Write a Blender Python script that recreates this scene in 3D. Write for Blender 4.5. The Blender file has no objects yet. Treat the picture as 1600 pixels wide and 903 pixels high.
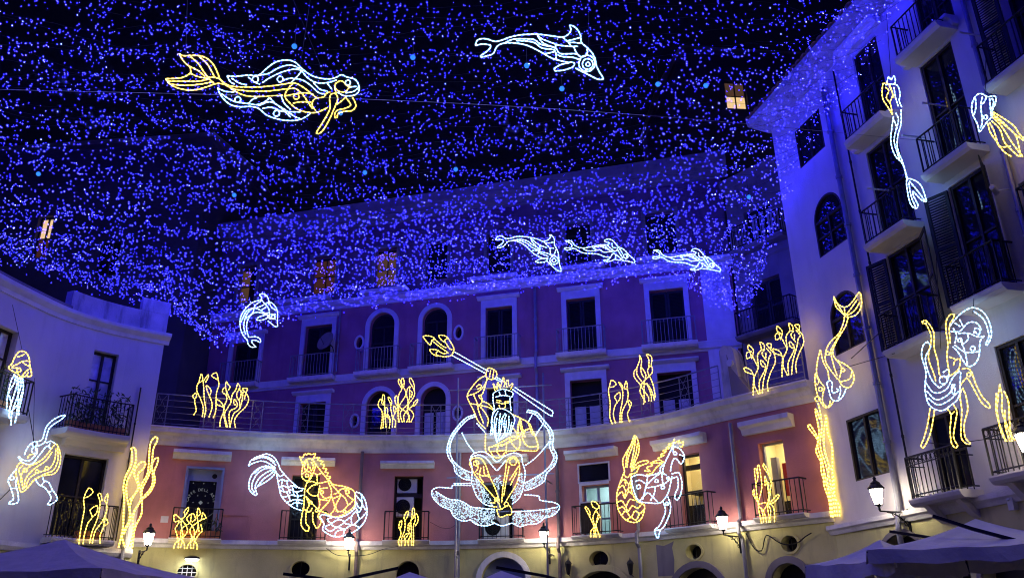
import bpy, math, random
from mathutils import Vector, Matrix
random.seed(7)
PI = math.pi
SC = bpy.context.scene
COL = SC.collection

# ------------------------------------------------------------------ camera
CAM = Vector((0.0, 0.0, 1.6))
FPX, PITCH, ROLL = 1300.0, math.radians(22.4), math.radians(-0.6)
_F = Vector((0, math.cos(PITCH), math.sin(PITCH)))
_R0 = Vector((1, 0, 0)); _U0 = Vector((0, -math.sin(PITCH), math.cos(PITCH)))
_R = _R0*math.cos(ROLL) + _U0*math.sin(ROLL)
_U = -_R0*math.sin(ROLL) + _U0*math.cos(ROLL)
cd = bpy.data.cameras.new('camera'); cam = bpy.data.objects.new('camera', cd); COL.objects.link(cam)
cd.sensor_width = 36; cd.lens = FPX/1600*36; cd.clip_end = 2000
cam.matrix_world = Matrix(((_R.x, _U.x, -_F.x, CAM.x), (_R.y, _U.y, -_F.y, CAM.y), (_R.z, _U.z, -_F.z, CAM.z), (0, 0, 0, 1)))
SC.camera = cam

# ------------------------------------------------------------------ night sky, exposure
w = bpy.data.worlds.new('World'); SC.world = w; w.use_nodes = True
nt = w.node_tree; bg = nt.nodes['Background']
sky = nt.nodes.new('ShaderNodeTexSky'); sky.sky_type = 'NISHITA'; sky.sun_disc = False
sky.sun_elevation = math.radians(-3.5); sky.sun_rotation = math.radians(200)
tint = nt.nodes.new('ShaderNodeMix'); tint.data_type = 'RGBA'; tint.blend_type = 'MULTIPLY'; tint.inputs[0].default_value = 1
tint.inputs[7].default_value = (0.12, 0.12, 1.0, 1)          # deep night blue over the whole sky
nt.links.new(sky.outputs[0], tint.inputs[6]); nt.links.new(tint.outputs[2], bg.inputs[0]); bg.inputs[1].default_value = 0.15
SC.view_settings.view_transform = 'Standard'; SC.view_settings.look = 'None'
SC.view_settings.exposure = 0.0; SC.view_settings.gamma = 1.0
SC.cycles.max_bounces = 5; SC.cycles.diffuse_bounces = 3; SC.cycles.glossy_bounces = 3
SC.cycles.transparent_max_bounces = 12; SC.cycles.sample_clamp_indirect = 3.0
SC.cycles.filter_width = 1.1
# added fill light from overhead, mainly for the umbrellas; it has no visible source
ml = bpy.data.lights.new('fill_sun', 'SUN'); ml.energy = 0.17; ml.angle = math.radians(15); ml.color = (1.0, 0.93, 0.88)
mo = bpy.data.objects.new('fill_sun', ml); COL.objects.link(mo); mo.rotation_euler = (math.radians(9), 0, math.radians(-20))
SC.cycles.use_light_tree = True; SC.cycles.caustics_reflective = False; SC.cycles.caustics_refractive = False

# strengths of the lights the place has
LED_POWER = 100.0; ROPE_W = 5.2; ROPE_Y = 4.2; LANTERN = 70.0

# ------------------------------------------------------------------ materials
MATS = {}
def mat(name, col, rough=0.7, metal=0.0, var=0.0, scale=3.0, bump=0.0, bscale=40.0, stain=0.0, stain_col=(0.1, 0.09, 0.08), spec=0.3):
    if name in MATS: return MATS[name]
    m = bpy.data.materials.new(name); m.use_nodes = True; n = m.node_tree.nodes; l = m.node_tree.links
    b = n['Principled BSDF']; b.inputs['Roughness'].default_value = rough; b.inputs['Metallic'].default_value = metal
    b.inputs['Specular IOR Level'].default_value = spec
    b.inputs['Base Color'].default_value = (*col, 1)
    tc = n.new('ShaderNodeTexCoord')
    if var > 0:
        no = n.new('ShaderNodeTexNoise'); no.inputs['Scale'].default_value = scale; no.inputs['Detail'].default_value = 6
        l.new(tc.outputs['Object'], no.inputs['Vector'])
        mp = n.new('ShaderNodeMapRange'); mp.inputs[1].default_value = 0.3; mp.inputs[2].default_value = 0.7
        mp.inputs[3].default_value = 1 - var; mp.inputs[4].default_value = 1 + var
        l.new(no.outputs['Fac'], mp.inputs[0])
        mx = n.new('ShaderNodeMix'); mx.data_type = 'RGBA'; mx.blend_type = 'MULTIPLY'; mx.inputs[0].default_value = 1
        mx.inputs[6].default_value = (*col, 1); l.new(mp.outputs[0], mx.inputs[7]); out = mx.outputs[2]
        if stain > 0:
            mpv = n.new('ShaderNodeMapping'); mpv.inputs['Scale'].default_value = (2.2, 2.2, 0.35)
            l.new(tc.outputs['Object'], mpv.inputs['Vector'])
            n2 = n.new('ShaderNodeTexNoise'); n2.inputs['Scale'].default_value = 1.6; n2.inputs['Detail'].default_value = 8
            n2.inputs['Roughness'].default_value = 0.65; l.new(mpv.outputs[0], n2.inputs['Vector'])
            m2 = n.new('ShaderNodeMapRange'); m2.inputs[1].default_value = 0.52; m2.inputs[2].default_value = 0.72
            m2.inputs[3].default_value = 0; m2.inputs[4].default_value = stain; l.new(n2.outputs['Fac'], m2.inputs[0])
            mx2 = n.new('ShaderNodeMix'); mx2.data_type = 'RGBA'; l.new(m2.outputs[0], mx2.inputs[0])
            l.new(out, mx2.inputs[6]); mx2.inputs[7].default_value = (*stain_col, 1); out = mx2.outputs[2]
        l.new(out, b.inputs['Base Color'])
    if bump > 0:
        nb = n.new('ShaderNodeTexNoise'); nb.inputs['Scale'].default_value = bscale; nb.inputs['Detail'].default_value = 5
        l.new(tc.outputs['Object'], nb.inputs['Vector'])
        bp = n.new('ShaderNodeBump'); bp.inputs['Strength'].default_value = bump; bp.inputs['Distance'].default_value = 0.03
        l.new(nb.outputs['Fac'], bp.inputs['Height']); l.new(bp.outputs[0], b.inputs['Normal'])
    MATS[name] = m; return m
def emis(name, col, strength, bead=False):
    if name in MATS: return MATS[name]
    m = bpy.data.materials.new(name); m.use_nodes = True; n = m.node_tree.nodes; l = m.node_tree.links
    n.remove(n['Principled BSDF']); e = n.new('ShaderNodeEmission'); e.inputs[0].default_value = (*col, 1)
    e.inputs[1].default_value = strength
    if bead:
        a = n.new('ShaderNodeAttribute'); a.attribute_name = 'along'
        mu = n.new('ShaderNodeMath'); mu.operation = 'MULTIPLY'; mu.inputs[1].default_value = 2*PI/0.085
        s = n.new('ShaderNodeMath'); s.operation = 'SINE'
        mp = n.new('ShaderNodeMapRange'); mp.inputs[1].default_value = -1; mp.inputs[2].default_value = 1
        mp.inputs[3].default_value = 0.2*strength; mp.inputs[4].default_value = 1.8*strength
        l.new(a.outputs['Fac'], mu.inputs[0]); l.new(mu.outputs[0], s.inputs[0]); l.new(s.outputs[0], mp.inputs[0])
        l.new(mp.outputs[0], e.inputs[1])
    l.new(e.outputs[0], n['Material Output'].inputs[0]); MATS[name] = m; return m
def glass(name, tint=(0.03, 0.03, 0.05), see=0.0, rough=0.04):
    if name in MATS: return MATS[name]
    m = bpy.data.materials.new(name); m.use_nodes = True; n = m.node_tree.nodes; l = m.node_tree.links
    b = n['Principled BSDF']; b.inputs['Base Color'].default_value = (*tint, 1); b.inputs['Roughness'].default_value = rough
    b.inputs['Specular IOR Level'].default_value = 0.3
    if see > 0:
        t = n.new('ShaderNodeBsdfTransparent'); x = n.new('ShaderNodeMixShader'); x.inputs[0].default_value = see
        l.new(b.outputs[0], x.inputs[1]); l.new(t.outputs[0], x.inputs[2]); l.new(x.outputs[0], n['Material Output'].inputs[0])
    MATS[name] = m; return m
M_PINK = mat('pink_plaster', (0.50, 0.20, 0.18), 0.85, var=0.16, scale=1.3, bump=0.25, stain=0.35, stain_col=(0.30, 0.12, 0.12))
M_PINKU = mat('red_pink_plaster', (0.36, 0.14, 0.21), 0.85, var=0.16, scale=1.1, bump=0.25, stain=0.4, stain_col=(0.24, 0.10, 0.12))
M_YEL = mat('yellow_plaster', (0.56, 0.52, 0.22), 0.85, var=0.15, scale=1.5, bump=0.25, stain=0.55, stain_col=(0.24, 0.21, 0.13))
M_WHITE = mat('white_plaster', (0.62, 0.58, 0.56), 0.85, var=0.07, scale=1.0, bump=0.2, stain=0.25, stain_col=(0.40, 0.36, 0.33))
M_STONE = mat('pale_stone_trim', (0.72, 0.69, 0.66), 0.8, var=0.12, scale=3.0, bump=0.3, stain=0.4, stain_col=(0.25, 0.23, 0.20))
M_OLDW = mat('weathered_parapet_plaster', (0.48, 0.46, 0.46), 0.9, var=0.25, scale=2.0, bump=0.4, stain=0.85, stain_col=(0.08, 0.075, 0.08))
M_DIMMED = mat('dimmed_mauve_plaster', (0.17, 0.10, 0.17), 0.9, var=0.2, scale=1.0, bump=0.25, stain=0.5, stain_col=(0.08, 0.06, 0.09))  # dimness of the upper storey put into its wall colour
M_TRIM = mat('painted_window_trim', (0.62, 0.60, 0.62), 0.7, var=0.08, scale=4.0, stain=0.3, stain_col=(0.35, 0.33, 0.33))
M_GREY = mat('grey_dull_plaster', (0.20, 0.18, 0.19), 0.9, var=0.2, scale=0.8, bump=0.2, stain=0.5, stain_col=(0.09, 0.08, 0.09))
M_DKWOOD = mat('dark_brown_wood', (0.022, 0.016, 0.013), 0.55, var=0.3, scale=8)
M_SHUT = mat('dark_green_shutter_paint', (0.016, 0.02, 0.022), 0.6, var=0.2, scale=6)
M_BLUEFR = mat('blue_grey_door_paint', (0.23, 0.27, 0.42), 0.5, var=0.1, scale=5)
M_PALEPAN = mat('pale_shutter_panel', (0.42, 0.43, 0.47), 0.6, var=0.12, scale=5)
M_IRON = mat('black_wrought_iron', (0.012, 0.012, 0.014), 0.45, metal=0.3)
M_RAILG = mat('grey_painted_iron', (0.22, 0.22, 0.24), 0.5, metal=0.2, var=0.2, scale=8)
M_PIPE = mat('zinc_pipe', (0.30, 0.30, 0.33), 0.45, metal=0.6, var=0.15, scale=4)
M_BROWNPIPE = mat('brown_painted_pipe', (0.16, 0.12, 0.12), 0.6, var=0.15, scale=4)
M_CABLE = mat('black_cable', (0.015, 0.015, 0.016), 0.6)
M_GLASS = glass('dark_window_glass', (0.012, 0.013, 0.02))
M_CURT = mat('curtained_glass', (0.50, 0.50, 0.56), 0.12, var=0.25, scale=6, spec=0.6)
M_CLEAR = glass('clear_shop_glass', (0.02, 0.02, 0.02), 0.85)
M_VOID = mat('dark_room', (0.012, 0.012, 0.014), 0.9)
M_ROOMY = mat('cream_room_wall', (0.70, 0.62, 0.36), 0.8, var=0.06)
M_ROOMT = mat('teal_room_wall', (0.38, 0.50, 0.50), 0.8, var=0.06)
M_AC = mat('white_metal_casing', (0.55, 0.55, 0.54), 0.5, var=0.08)
M_CANVL = mat('violet_grey_canvas', (0.62, 0.53, 0.42), 0.85, var=0.1, scale=4, bump=0.3, bscale=14)
M_CANVR = mat('off_white_canvas', (0.88, 0.82, 0.64), 0.85, var=0.08, scale=4, bump=0.3, bscale=14)
M_TERRA = mat('terracotta', (0.42, 0.16, 0.07), 0.8, var=0.2, scale=8)
M_LEAF = mat('dark_leaf', (0.05, 0.075, 0.035), 0.7, var=0.3, scale=12)
M_TILE = mat('old_roof_tile', (0.30, 0.17, 0.12), 0.85, var=0.3, scale=5)
M_PAVE = mat('stone_paving', (0.16, 0.155, 0.15), 0.5, var=0.25, scale=1.2, bump=0.4, bscale=6)
M_LED = emis('blue_led', (0.011, 0.0095, 1.0), LED_POWER)
M_LEDW = emis('bright_led', (0.05, 0.05, 1.0), LED_POWER*1.2)
M_BALL = emis('cyan_blue_glow', (0.03, 0.20, 1.0), 1.5)
M_RW = emis('white_rope_light', (0.36, 0.64, 1.0), ROPE_W, True)
M_RY = emis('yellow_rope_light', (1.0, 0.68, 0.10), ROPE_Y, True)
M_SPK = emis('white_sparkle_light', (0.60, 0.82, 1.0), 1.5)
M_LAMP = emis('warm_lantern_glass', (1.0, 0.86, 0.66), LANTERN)
M_FLOOD = emis('white_lamp_face', (0.95, 0.95, 1.0), 30)
M_ROOML = emis('room_ceiling_lamp', (1.0, 0.82, 0.52), 26)
M_ROOMC = emis('cool_room_lamp', (0.85, 0.97, 1.0), 13)
M_FARW = emis('lit_far_window', (1.0, 0.50, 0.30), 0.075)
M_FARB = emis('bright_far_window', (1.0, 0.66, 0.28), 0.9)
M_FARR = emis('dim_red_lit_shutter', (1.0, 0.32, 0.28), 0.05)
M_SIGN = emis('lit_white_lettering', (0.8, 0.85, 1.0), 0.18)
M_RED = mat('red_poster', (0.55, 0.05, 0.03), 0.6)
M_PRINT = mat('dark_print', (0.12, 0.10, 0.06), 0.7)

# ------------------------------------------------------------------ mesh helpers
class MB:
    def __init__(s): s.v = []; s.f = []; s.a = []
    def poly(s, pts):
        i = len(s.v); s.v += [tuple(p) for p in pts]; s.f.append(tuple(range(i, i+len(pts)))); return s
    def hexa(s, p):  # 8 corners: bottom 4 (ccw), top 4
        i = len(s.v); s.v += [tuple(q) for q in p]
        for f in ((0, 3, 2, 1), (4, 5, 6, 7), (0, 1, 5, 4), (1, 2, 6, 5), (2, 3, 7, 6), (3, 0, 4, 7)): s.f.append(tuple(i+k for k in f))
        return s
    def box(s, x0, x1, y0, y1, z0, z1):
        return s.hexa([(x0, y0, z0), (x1, y0, z0), (x1, y1, z0), (x0, y1, z0), (x0, y0, z1), (x1, y0, z1), (x1, y1, z1), (x0, y1, z1)])
    def tube(s, pts, r, n=5, closed=False, cap=True, along=False):
        P = [Vector(p) for p in pts]
        if len(P) < 2: return s
        rr = r if isinstance(r, (list, tuple)) else [r]*len(P)
        up = None; base = len(s.v); L = 0.0
        for i, p in enumerate(P):
            if closed: t = P[(i+1) % len(P)] - P[i-1]
            else: t = P[min(i+1, len(P)-1)] - P[max(i-1, 0)]
            if t.length < 1e-9: t = Vector((0, 0, 1))
            t.normalize()
            if up is None:
                up = t.orthogonal().normalized()
            else:
                up = up - t*up.dot(t)
                up = up.normalized() if up.length > 1e-6 else t.orthogonal().normalized()
            b = t.cross(up)
            if i: L += (P[i]-P[i-1]).length
            for k in range(n):
                a = 2*PI*k/n; s.v.append(tuple(p + (up*math.cos(a) + b*math.sin(a))*rr[i]))
                if along: s.a.append(L)
        m = len(P)
        for i in range(m if closed else m-1):
            j = (i+1) % m
            for k in range(n):
                k2 = (k+1) % n
                s.f.append((base+i*n+k, base+i*n+k2, base+j*n+k2, base+j*n+k))
        if cap and not closed:
            s.f.append(tuple(base+k for k in reversed(range(n)))); s.f.append(tuple(base+(m-1)*n+k for k in range(n)))
        return s
    def octa(s, c, r):
        i = len(s.v); x, y, z = c
        s.v += [(x+r, y, z), (x-r, y, z), (x, y+r, z), (x, y-r, z), (x, y, z+r), (x, y, z-r)]
        for f in ((0, 2, 4), (2, 1, 4), (1, 3, 4), (3, 0, 4), (2, 0, 5), (1, 2, 5), (3, 1, 5), (0, 3, 5)): s.f.append(tuple(i+k for k in f))
        return s
    def lathe(s, c, prof, n=10, axis='z'):
        i = len(s.v); cx, cy, cz = c
        for r, h in prof:
            for k in range(n):
                a = 2*PI*k/n; s.v.append((cx+r*math.cos(a), cy+r*math.sin(a), cz+h))
        for j in range(len(prof)-1):
            for k in range(n):
                k2 = (k+1) % n; s.f.append((i+j*n+k, i+j*n+k2, i+(j+1)*n+k2, i+(j+1)*n+k))
        s.f.append(tuple(i+k for k in reversed(range(n)))); s.f.append(tuple(i+(len(prof)-1)*n+k for k in range(n)))
        return s
    def build(s, name, m, parent=None, smooth=False):
        me = bpy.data.meshes.new(name); me.from_pydata(s.v, [], s.f); me.materials.append(m)
        if smooth: me.polygons.foreach_set('use_smooth', [True]*len(me.polygons))
        if s.a and len(s.a) == len(s.v):
            at = me.attributes.new('along', 'FLOAT', 'POINT'); at.data.foreach_set('value', s.a)
        me.update()
        o = bpy.data.objects.new(name, me); COL.objects.link(o)
        if parent is not None: attach(o, parent)
        return o
def attach(o, parent):
    o.parent = parent; o.matrix_parent_inverse = Matrix.Translation(-parent.location) if parent.type == 'EMPTY' else Matrix.Identity(4)
def thing(name, label, cat, loc=(0, 0, 0), group=None):
    o = bpy.data.objects.new(name, None); COL.objects.link(o); o.location = loc; o.empty_display_size = 0.3
    o['label'] = label; o['category'] = cat
    if group: o['group'] = group
    return o
def copy_tree(o, parent=None):
    c = o.copy(); COL.objects.link(c)
    if parent is not None: c.parent = parent
    for ch in list(o.children): copy_tree(ch, c)
    return c
def catmull(P, step, closed=False):
    P = [Vector(p) for p in P]; n = len(P); out = []
    if n == 2: closed = False
    for i in range(n if closed else n-1):
        p1 = P[i]; p2 = P[(i+1) % n]
        p0 = P[i-1] if (closed or i > 0) else p1*2 - p2
        p3 = P[(i+2) % n] if (closed or i+2 < n) else p2*2 - p1
        k = max(1, int(math.ceil((p2-p1).length/step)))
        for j in range(k):
            t = j/k
            out.append(0.5*((2*p1) + (p2-p0)*t + (2*p0-5*p1+4*p2-p3)*t*t + (3*p1-p0-3*p2+p3)*t**3))
    if not closed: out.append(P[-1])
    return out

# sight line of a picture point, used to read sizes and positions off the photograph
def ray(x, y): return _F + _R*((x-800)/FPX) + _U*((451.5-y)/FPX)
def at_height(x, y, z):
    d = ray(x, y); return CAM + d*((z-CAM.z)/d.z)

class Facade:
    """a vertical wall over a plan line (left to right as seen from the square)"""
    def __init__(s, pts):
        s.p = [Vector((a, b)) for a, b in pts]; s.s = [0.0]
        for i in range(1, len(s.p)): s.s.append(s.s[-1] + (s.p[i]-s.p[i-1]).length)
        sn = []
        for i in range(len(s.p)-1):
            d = (s.p[i+1]-s.p[i]).normalized(); sn.append(Vector((d.y, -d.x)))
        s.n = []
        for i in range(len(s.p)):
            a = sn[max(i-1, 0)]; b = sn[min(i, len(sn)-1)]; m = (a+b).normalized(); s.n.append(m/max(0.5, m.dot(b)))
        s.len = s.s[-1]
    def _seg(s, q):
        for i in range(len(s.s)-2):
            if q < s.s[i+1]: return i
        return len(s.s)-2
    def pt(s, q, z, off=0.0):
        i = s._seg(q); t = (q-s.s[i])/(s.s[i+1]-s.s[i])
        p = s.p[i].lerp(s.p[i+1], t) if 0 <= t <= 1 else s.p[i] + (s.p[i+1]-s.p[i])*t
        n = s.n[i].lerp(s.n[i+1], min(1, max(0, t)))
        return Vector((p.x+n.x*off, p.y+n.y*off, z))
    def normal(s, q):
        i = s._seg(q); t = min(1, max(0, (q-s.s[i])/(s.s[i+1]-s.s[i]))); n = s.n[i].lerp(s.n[i+1], t).normalized(); return Vector((n.x, n.y, 0))
    def hit(s, x, y, off=0.0):
        d = ray(x, y); best = None; N = len(s.p)
        for i in range(N-1):
            a = s.p[i]+s.n[i]*off; b = s.p[i+1]+s.n[i+1]*off; e = b-a
            den = d.x*e.y - d.y*e.x
            if abs(den) < 1e-9: continue
            ax = a.x-CAM.x; ay = a.y-CAM.y
            t = (ax*e.y-ay*e.x)/den; u = (ax*d.y-ay*d.x)/den
            lo = -1e9 if i == 0 else -1e-6; hi = 1e9 if i == N-2 else 1+1e-6
            if t > 0 and lo <= u <= hi:
                q = s.s[i]+u*(s.s[i+1]-s.s[i])
                if best is None or t < best[0]: best = (t, q, CAM.z+t*d.z)
        return (best[1], best[2])
    def op(s, x0, x1, y0, y1, off=0.0, **k):
        xm, ym = (x0+x1)/2, (y0+y1)/2
        o = dict(s0=s.hit(x0, ym, off)[0], s1=s.hit(x1, ym, off)[0], z1=s.hit(xm, y0, off)[1], z0=s.hit(xm, y1, off)[1], kind='rect')
        o.update(k); return o
    def fbox(s, m, s0, s1, z0, z1, o0, o1, z0b=None):
        br = [s0] + [q for q in s.s if s0+1e-3 < q < s1-1e-3] + [s1]
        for a, b in zip(br, br[1:]):
            m.hexa([s.pt(a, z0, o1), s.pt(b, z0, o1), s.pt(b, z0, o0), s.pt(a, z0, o0), s.pt(a, z1, o1), s.pt(b, z1, o1), s.pt(b, z1, o0), s.pt(a, z1, o0)])
        return m
    def sweep(s, m, s0, s1, prof):  # prof: closed list of (off, z)
        br = [s0] + [q for q in s.s if s0+1e-3 < q < s1-1e-3] + [s1]
        rows = [[s.pt(q, z, o) for o, z in prof] for q in br]; k = len(prof)
        for A, B in zip(rows, rows[1:]):
            for i in range(k): j = (i+1) % k; m.poly([A[i], B[i], B[j], A[j]])
        m.poly(list(reversed(rows[0]))); m.poly(rows[-1]); return m
    def outline(s, o, n=14):
        """boundary of an opening in (s,z), closed"""
        s0, s1, z0, z1 = o['s0'], o['s1'], o['z0'], o['z1']; c = (s0+s1)/2; h = (s1-s0)/2
        if o['kind'] == 'rect': return [(s0, z0), (s1, z0), (s1, z1), (s0, z1)]
        if o['kind'] == 'oval':
            zc = (z0+z1)/2; r = (z1-z0)/2; m = n*2
            return [(c+h*math.cos(-PI/2+2*PI*i/m), zc+r*math.sin(-PI/2+2*PI*i/m)) for i in range(m)]
        rise = o.get('rise', min(h, z1-z0)); zc = z1-rise
        return [(s0, z0), (s1, z0)] + [(c+h*math.cos(PI*i/n), zc+rise*math.sin(PI*i/n)) for i in range(n+1)]
    def wall(s, m, s0, s1, z0, z1, ops, depth=0.28, off=0.0):
        ops = [o for o in ops if o['s1'] > s0 and o['s0'] < s1]
        sb = sorted(set([s0, s1] + [q for q in s.s if s0 < q < s1] + [o['s0'] for o in ops] + [o['s1'] for o in ops]))
        zb = sorted(set([z0, z1] + [o['z0'] for o in ops] + [o['z1'] for o in ops])); zb = [z for z in zb if z0 <= z <= z1]
        for a, b in zip(sb, sb[1:]):
            if b-a < 1e-6: continue
            for c, d in zip(zb, zb[1:]):
                if d-c < 1e-6: continue
                sm, zm = (a+b)/2, (c+d)/2
                if any(o['s0'] < sm < o['s1'] and o['z0'] < zm < o['z1'] for o in ops): continue
                m.poly([s.pt(a, c, off), s.pt(b, c, off), s.pt(b, d, off), s.pt(a, d, off)])
        for o in ops:
            B = s.outline(o)
            if o['kind'] != 'rect':
                zc = (o['z0']+o['z1'])/2 if o['kind'] == 'oval' else -1
                for (a, za), (b, zb_) in zip(B, B[1:]+B[:1]):
                    if abs(a-b) < 1e-6: continue
                    if za < o['z0']+1e-6 and zb_ < o['z0']+1e-6: continue
                    if o['kind'] == 'oval' and (za+zb_)/2 < zc:
                        m.poly([s.pt(a, o['z0'], off), s.pt(b, o['z0'], off), s.pt(b, zb_, off), s.pt(a, za, off)])
                    else:
                        m.poly([s.pt(b, zb_, off), s.pt(a, za, off), s.pt(a, o['z1'], off), s.pt(b, o['z1'], off)])
            for (a, za), (b, zb_) in zip(B, B[1:]+B[:1]):
                m.poly([s.pt(b, zb_, off), s.pt(a, za, off), s.pt(a, za, off-depth), s.pt(b, zb_, off-depth)])
        return m
    def panel(s, m, o, off):
        m.poly([s.pt(a, z, off) for a, z in s.outline(o)]); return m
    def ring(s, m, o, t, o0, o1, skip_bottom=True):
        """raised surround of width t round an opening"""
        B = s.outline(o); c = ((o['s0']+o['s1'])/2, (o['z0']+o['z1'])/2); O = []
        hs, hz = (o['s1']-o['s0'])/2, (o['z1']-o['z0'])/2
        if o['kind'] == 'arch':
            rise = o.get('rise', min(hs, o['z1']-o['z0'])); zc = o['z1']-rise
            O = [(o['s0']-t, o['z0']), (o['s1']+t, o['z0'])]
            n = len(B)-3
            O += [(c[0]+(hs+t)*math.cos(PI*i/n), zc+(rise+t)*math.sin(PI*i/n)) for i in range(n+1)]
        elif o['kind'] == 'oval':
            O = [(c[0]+(a-c[0])*(hs+t)/hs, c[1]+(z-c[1])*(hz+t)/hz) for a, z in B]
        else:
            O = [(o['s0']-t, o['z0']), (o['s1']+t, o['z0']), (o['s1']+t, o['z1']+t), (o['s0']-t, o['z1']+t)]
        k = len(B)
        for i in range(k):
            j = (i+1) % k
            if skip_bottom and o['kind'] != 'oval' and i == 0: continue
            m.hexa([s.pt(*B[i], o1), s.pt(*B[j], o1), s.pt(*B[j], o0), s.pt(*B[i], o0), s.pt(*O[i], o1), s.pt(*O[j], o1), s.pt(*O[j], o0), s.pt(*O[i], o0)])
        return m

# ------------------------------------------------------------------ plan of the square
curve = catmull([(-10.4, 23.4), (-8.2, 24.25), (-5.6, 24.85), (-3.8, 25.05), (-1.9, 25.1), (0, 24.9), (1.8, 24.4), (3.5, 23.4), (4.6, 22.45), (5.4, 21.45)], 0.5)
FC = Facade([(p.x, p.y) for p in [Vector((a.x, a.y)) for a in curve]] + [(6.3, 20.45), (7.25, 19.4)])
_k = 0.27; _ud = Vector((1, -_k)).normalized()
FU = Facade([(-17.0, 27.6+_k*17.0), (7.3, 27.6-_k*7.3)])
_rd = Vector((math.sin(math.radians(14)), -math.cos(math.radians(14))))
RP0 = Vector((7.19, 19.55)); RP1 = RP0 + _rd*15
FR = Facade([tuple(RP0), tuple(RP1)])
lc = catmull([(-12.9, 12.0, 0), (-12.75, 15.0, 0), (-12.5, 17.8, 0), (-12.25, 19.3, 0), (-11.85, 20.75, 0), (-11.1, 21.85, 0), (-10.05, 22.75, 0)], 0.5)
FL = Facade([(p.x, p.y) for p in lc])

# ------------------------------------------------------------------ ground
g = MB()
g.poly([(-300, -300, 0), (300, -300, 0), (300, 300, 0), (-300, 300, 0)])
o = g.build('ground', M_PAVE); o['kind'] = 'structure'
# ------------------------------------------------------------------ building pieces
def railing(F, parent, s0, s1, z0, h, depth, name='railing', m=M_IRON, gap=0.11, sides=True, r=0.011, scroll=False):
    b = MB()
    def seg(p, q, rr=r): b.tube([p, q], rr, 4)
    def line(z, rr):
        br = [s0] + [q for q in F.s if s0+1e-3 < q < s1-1e-3] + [s1]
        pts = [F.pt(q, z, depth) for q in br]
        if sides: pts = [F.pt(s0, z, 0.02)] + pts + [F.pt(s1, z, 0.02)]
        b.tube(pts, rr, 4)
    line(z0+h, 0.02); line(z0+0.07, 0.014)
    if scroll: line(z0+h-0.16, 0.012)
    n = max(2, int((s1-s0)/gap))
    for i in range(n+1):
        q = s0+(s1-s0)*i/n; rr = r*1.7 if i in (0, n) else r
        seg(F.pt(q, z0, depth), F.pt(q, z0+h, depth), rr)
        if scroll and i < n:
            q2 = s0+(s1-s0)*(i+0.5)/n; hh = z0+h-0.08
            b.tube([F.pt(q2+0.045*math.cos(a), hh+0.06*math.sin(a), depth) for a in (0, 1.05, 2.1, 3.14, 4.2, 5.24)], 0.007, 3, closed=True)
    if sides:
        k = max(1, int(depth/gap))
        for q in (s0, s1):
            for i in range(1, k): seg(F.pt(q, z0, depth*i/k), F.pt(q, z0+h, depth*i/k))
    return b.build(name, m, parent)
def balcony(F, parent, s0, s1, z, depth=0.4, h=0.9, rail=M_IRON, slab=M_STONE, th=0.13, gap=0.11, scroll=False, corbel=False):
    b = MB()
    F.sweep(b, s0-0.04, s1+0.04, [(0.0, z-th), (depth-0.04, z-th), (depth+0.02, z-th+0.05), (depth+0.05, z-0.03), (depth+0.05, z), (0.0, z)])
    if corbel:
        for q in (s0+0.22, s1-0.22):
            F.sweep(b, q-0.07, q+0.07, [(0.0, z-th-0.32), (0.12, z-th-0.25), (depth*0.8, z-th-0.002), (0.0, z-th-0.002)])
    o = b.build('balcony', slab, parent)
    railing(F, o, s0, s1, z, h, depth-0.02, m=rail, gap=gap, scroll=scroll)
    return o
def lintel(F, parent, s0, s1, z0, z1, name='lintel', m=M_STONE, d=0.28):
    b = MB(); hh = z1-z0
    F.sweep(b, s0, s1, [(0.0, z0), (d*0.45, z0), (d*0.6, z0+hh*0.45), (d, z0+hh*0.62), (d, z1), (0.0, z1)])
    return b.build(name, m, parent)
def surround(F, parent, o, t=0.16, cap=True, m=M_TRIM, proud=0.06, capx=0.12):
    b = MB(); F.ring(b, o, t, -0.02, proud)
    if cap and o['kind'] == 'rect':
        zt = o['z1']+t
        F.fbox(b, o['s0']-t, o['s1']+t, zt+0.003, zt+0.13, 0.0, proud-0.005)
        F.sweep(b, o['s0']-t-capx*0.6, o['s1']+t+capx*0.6, [(0, zt+0.133), (proud+0.05, zt+0.133), (proud+0.14, zt+0.20), (proud+0.14, zt+0.25), (0, zt+0.25)])
    return b.build('window_surround', m, parent)
def inset(o, t): 
    d = dict(o); d['s0'] += t; d['s1'] -= t; d['z0'] += t*0.6; d['z1'] -= t
    if 'rise' in d: d['rise'] = max(0.05, d['rise']-t*0.4)
    return d
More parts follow.
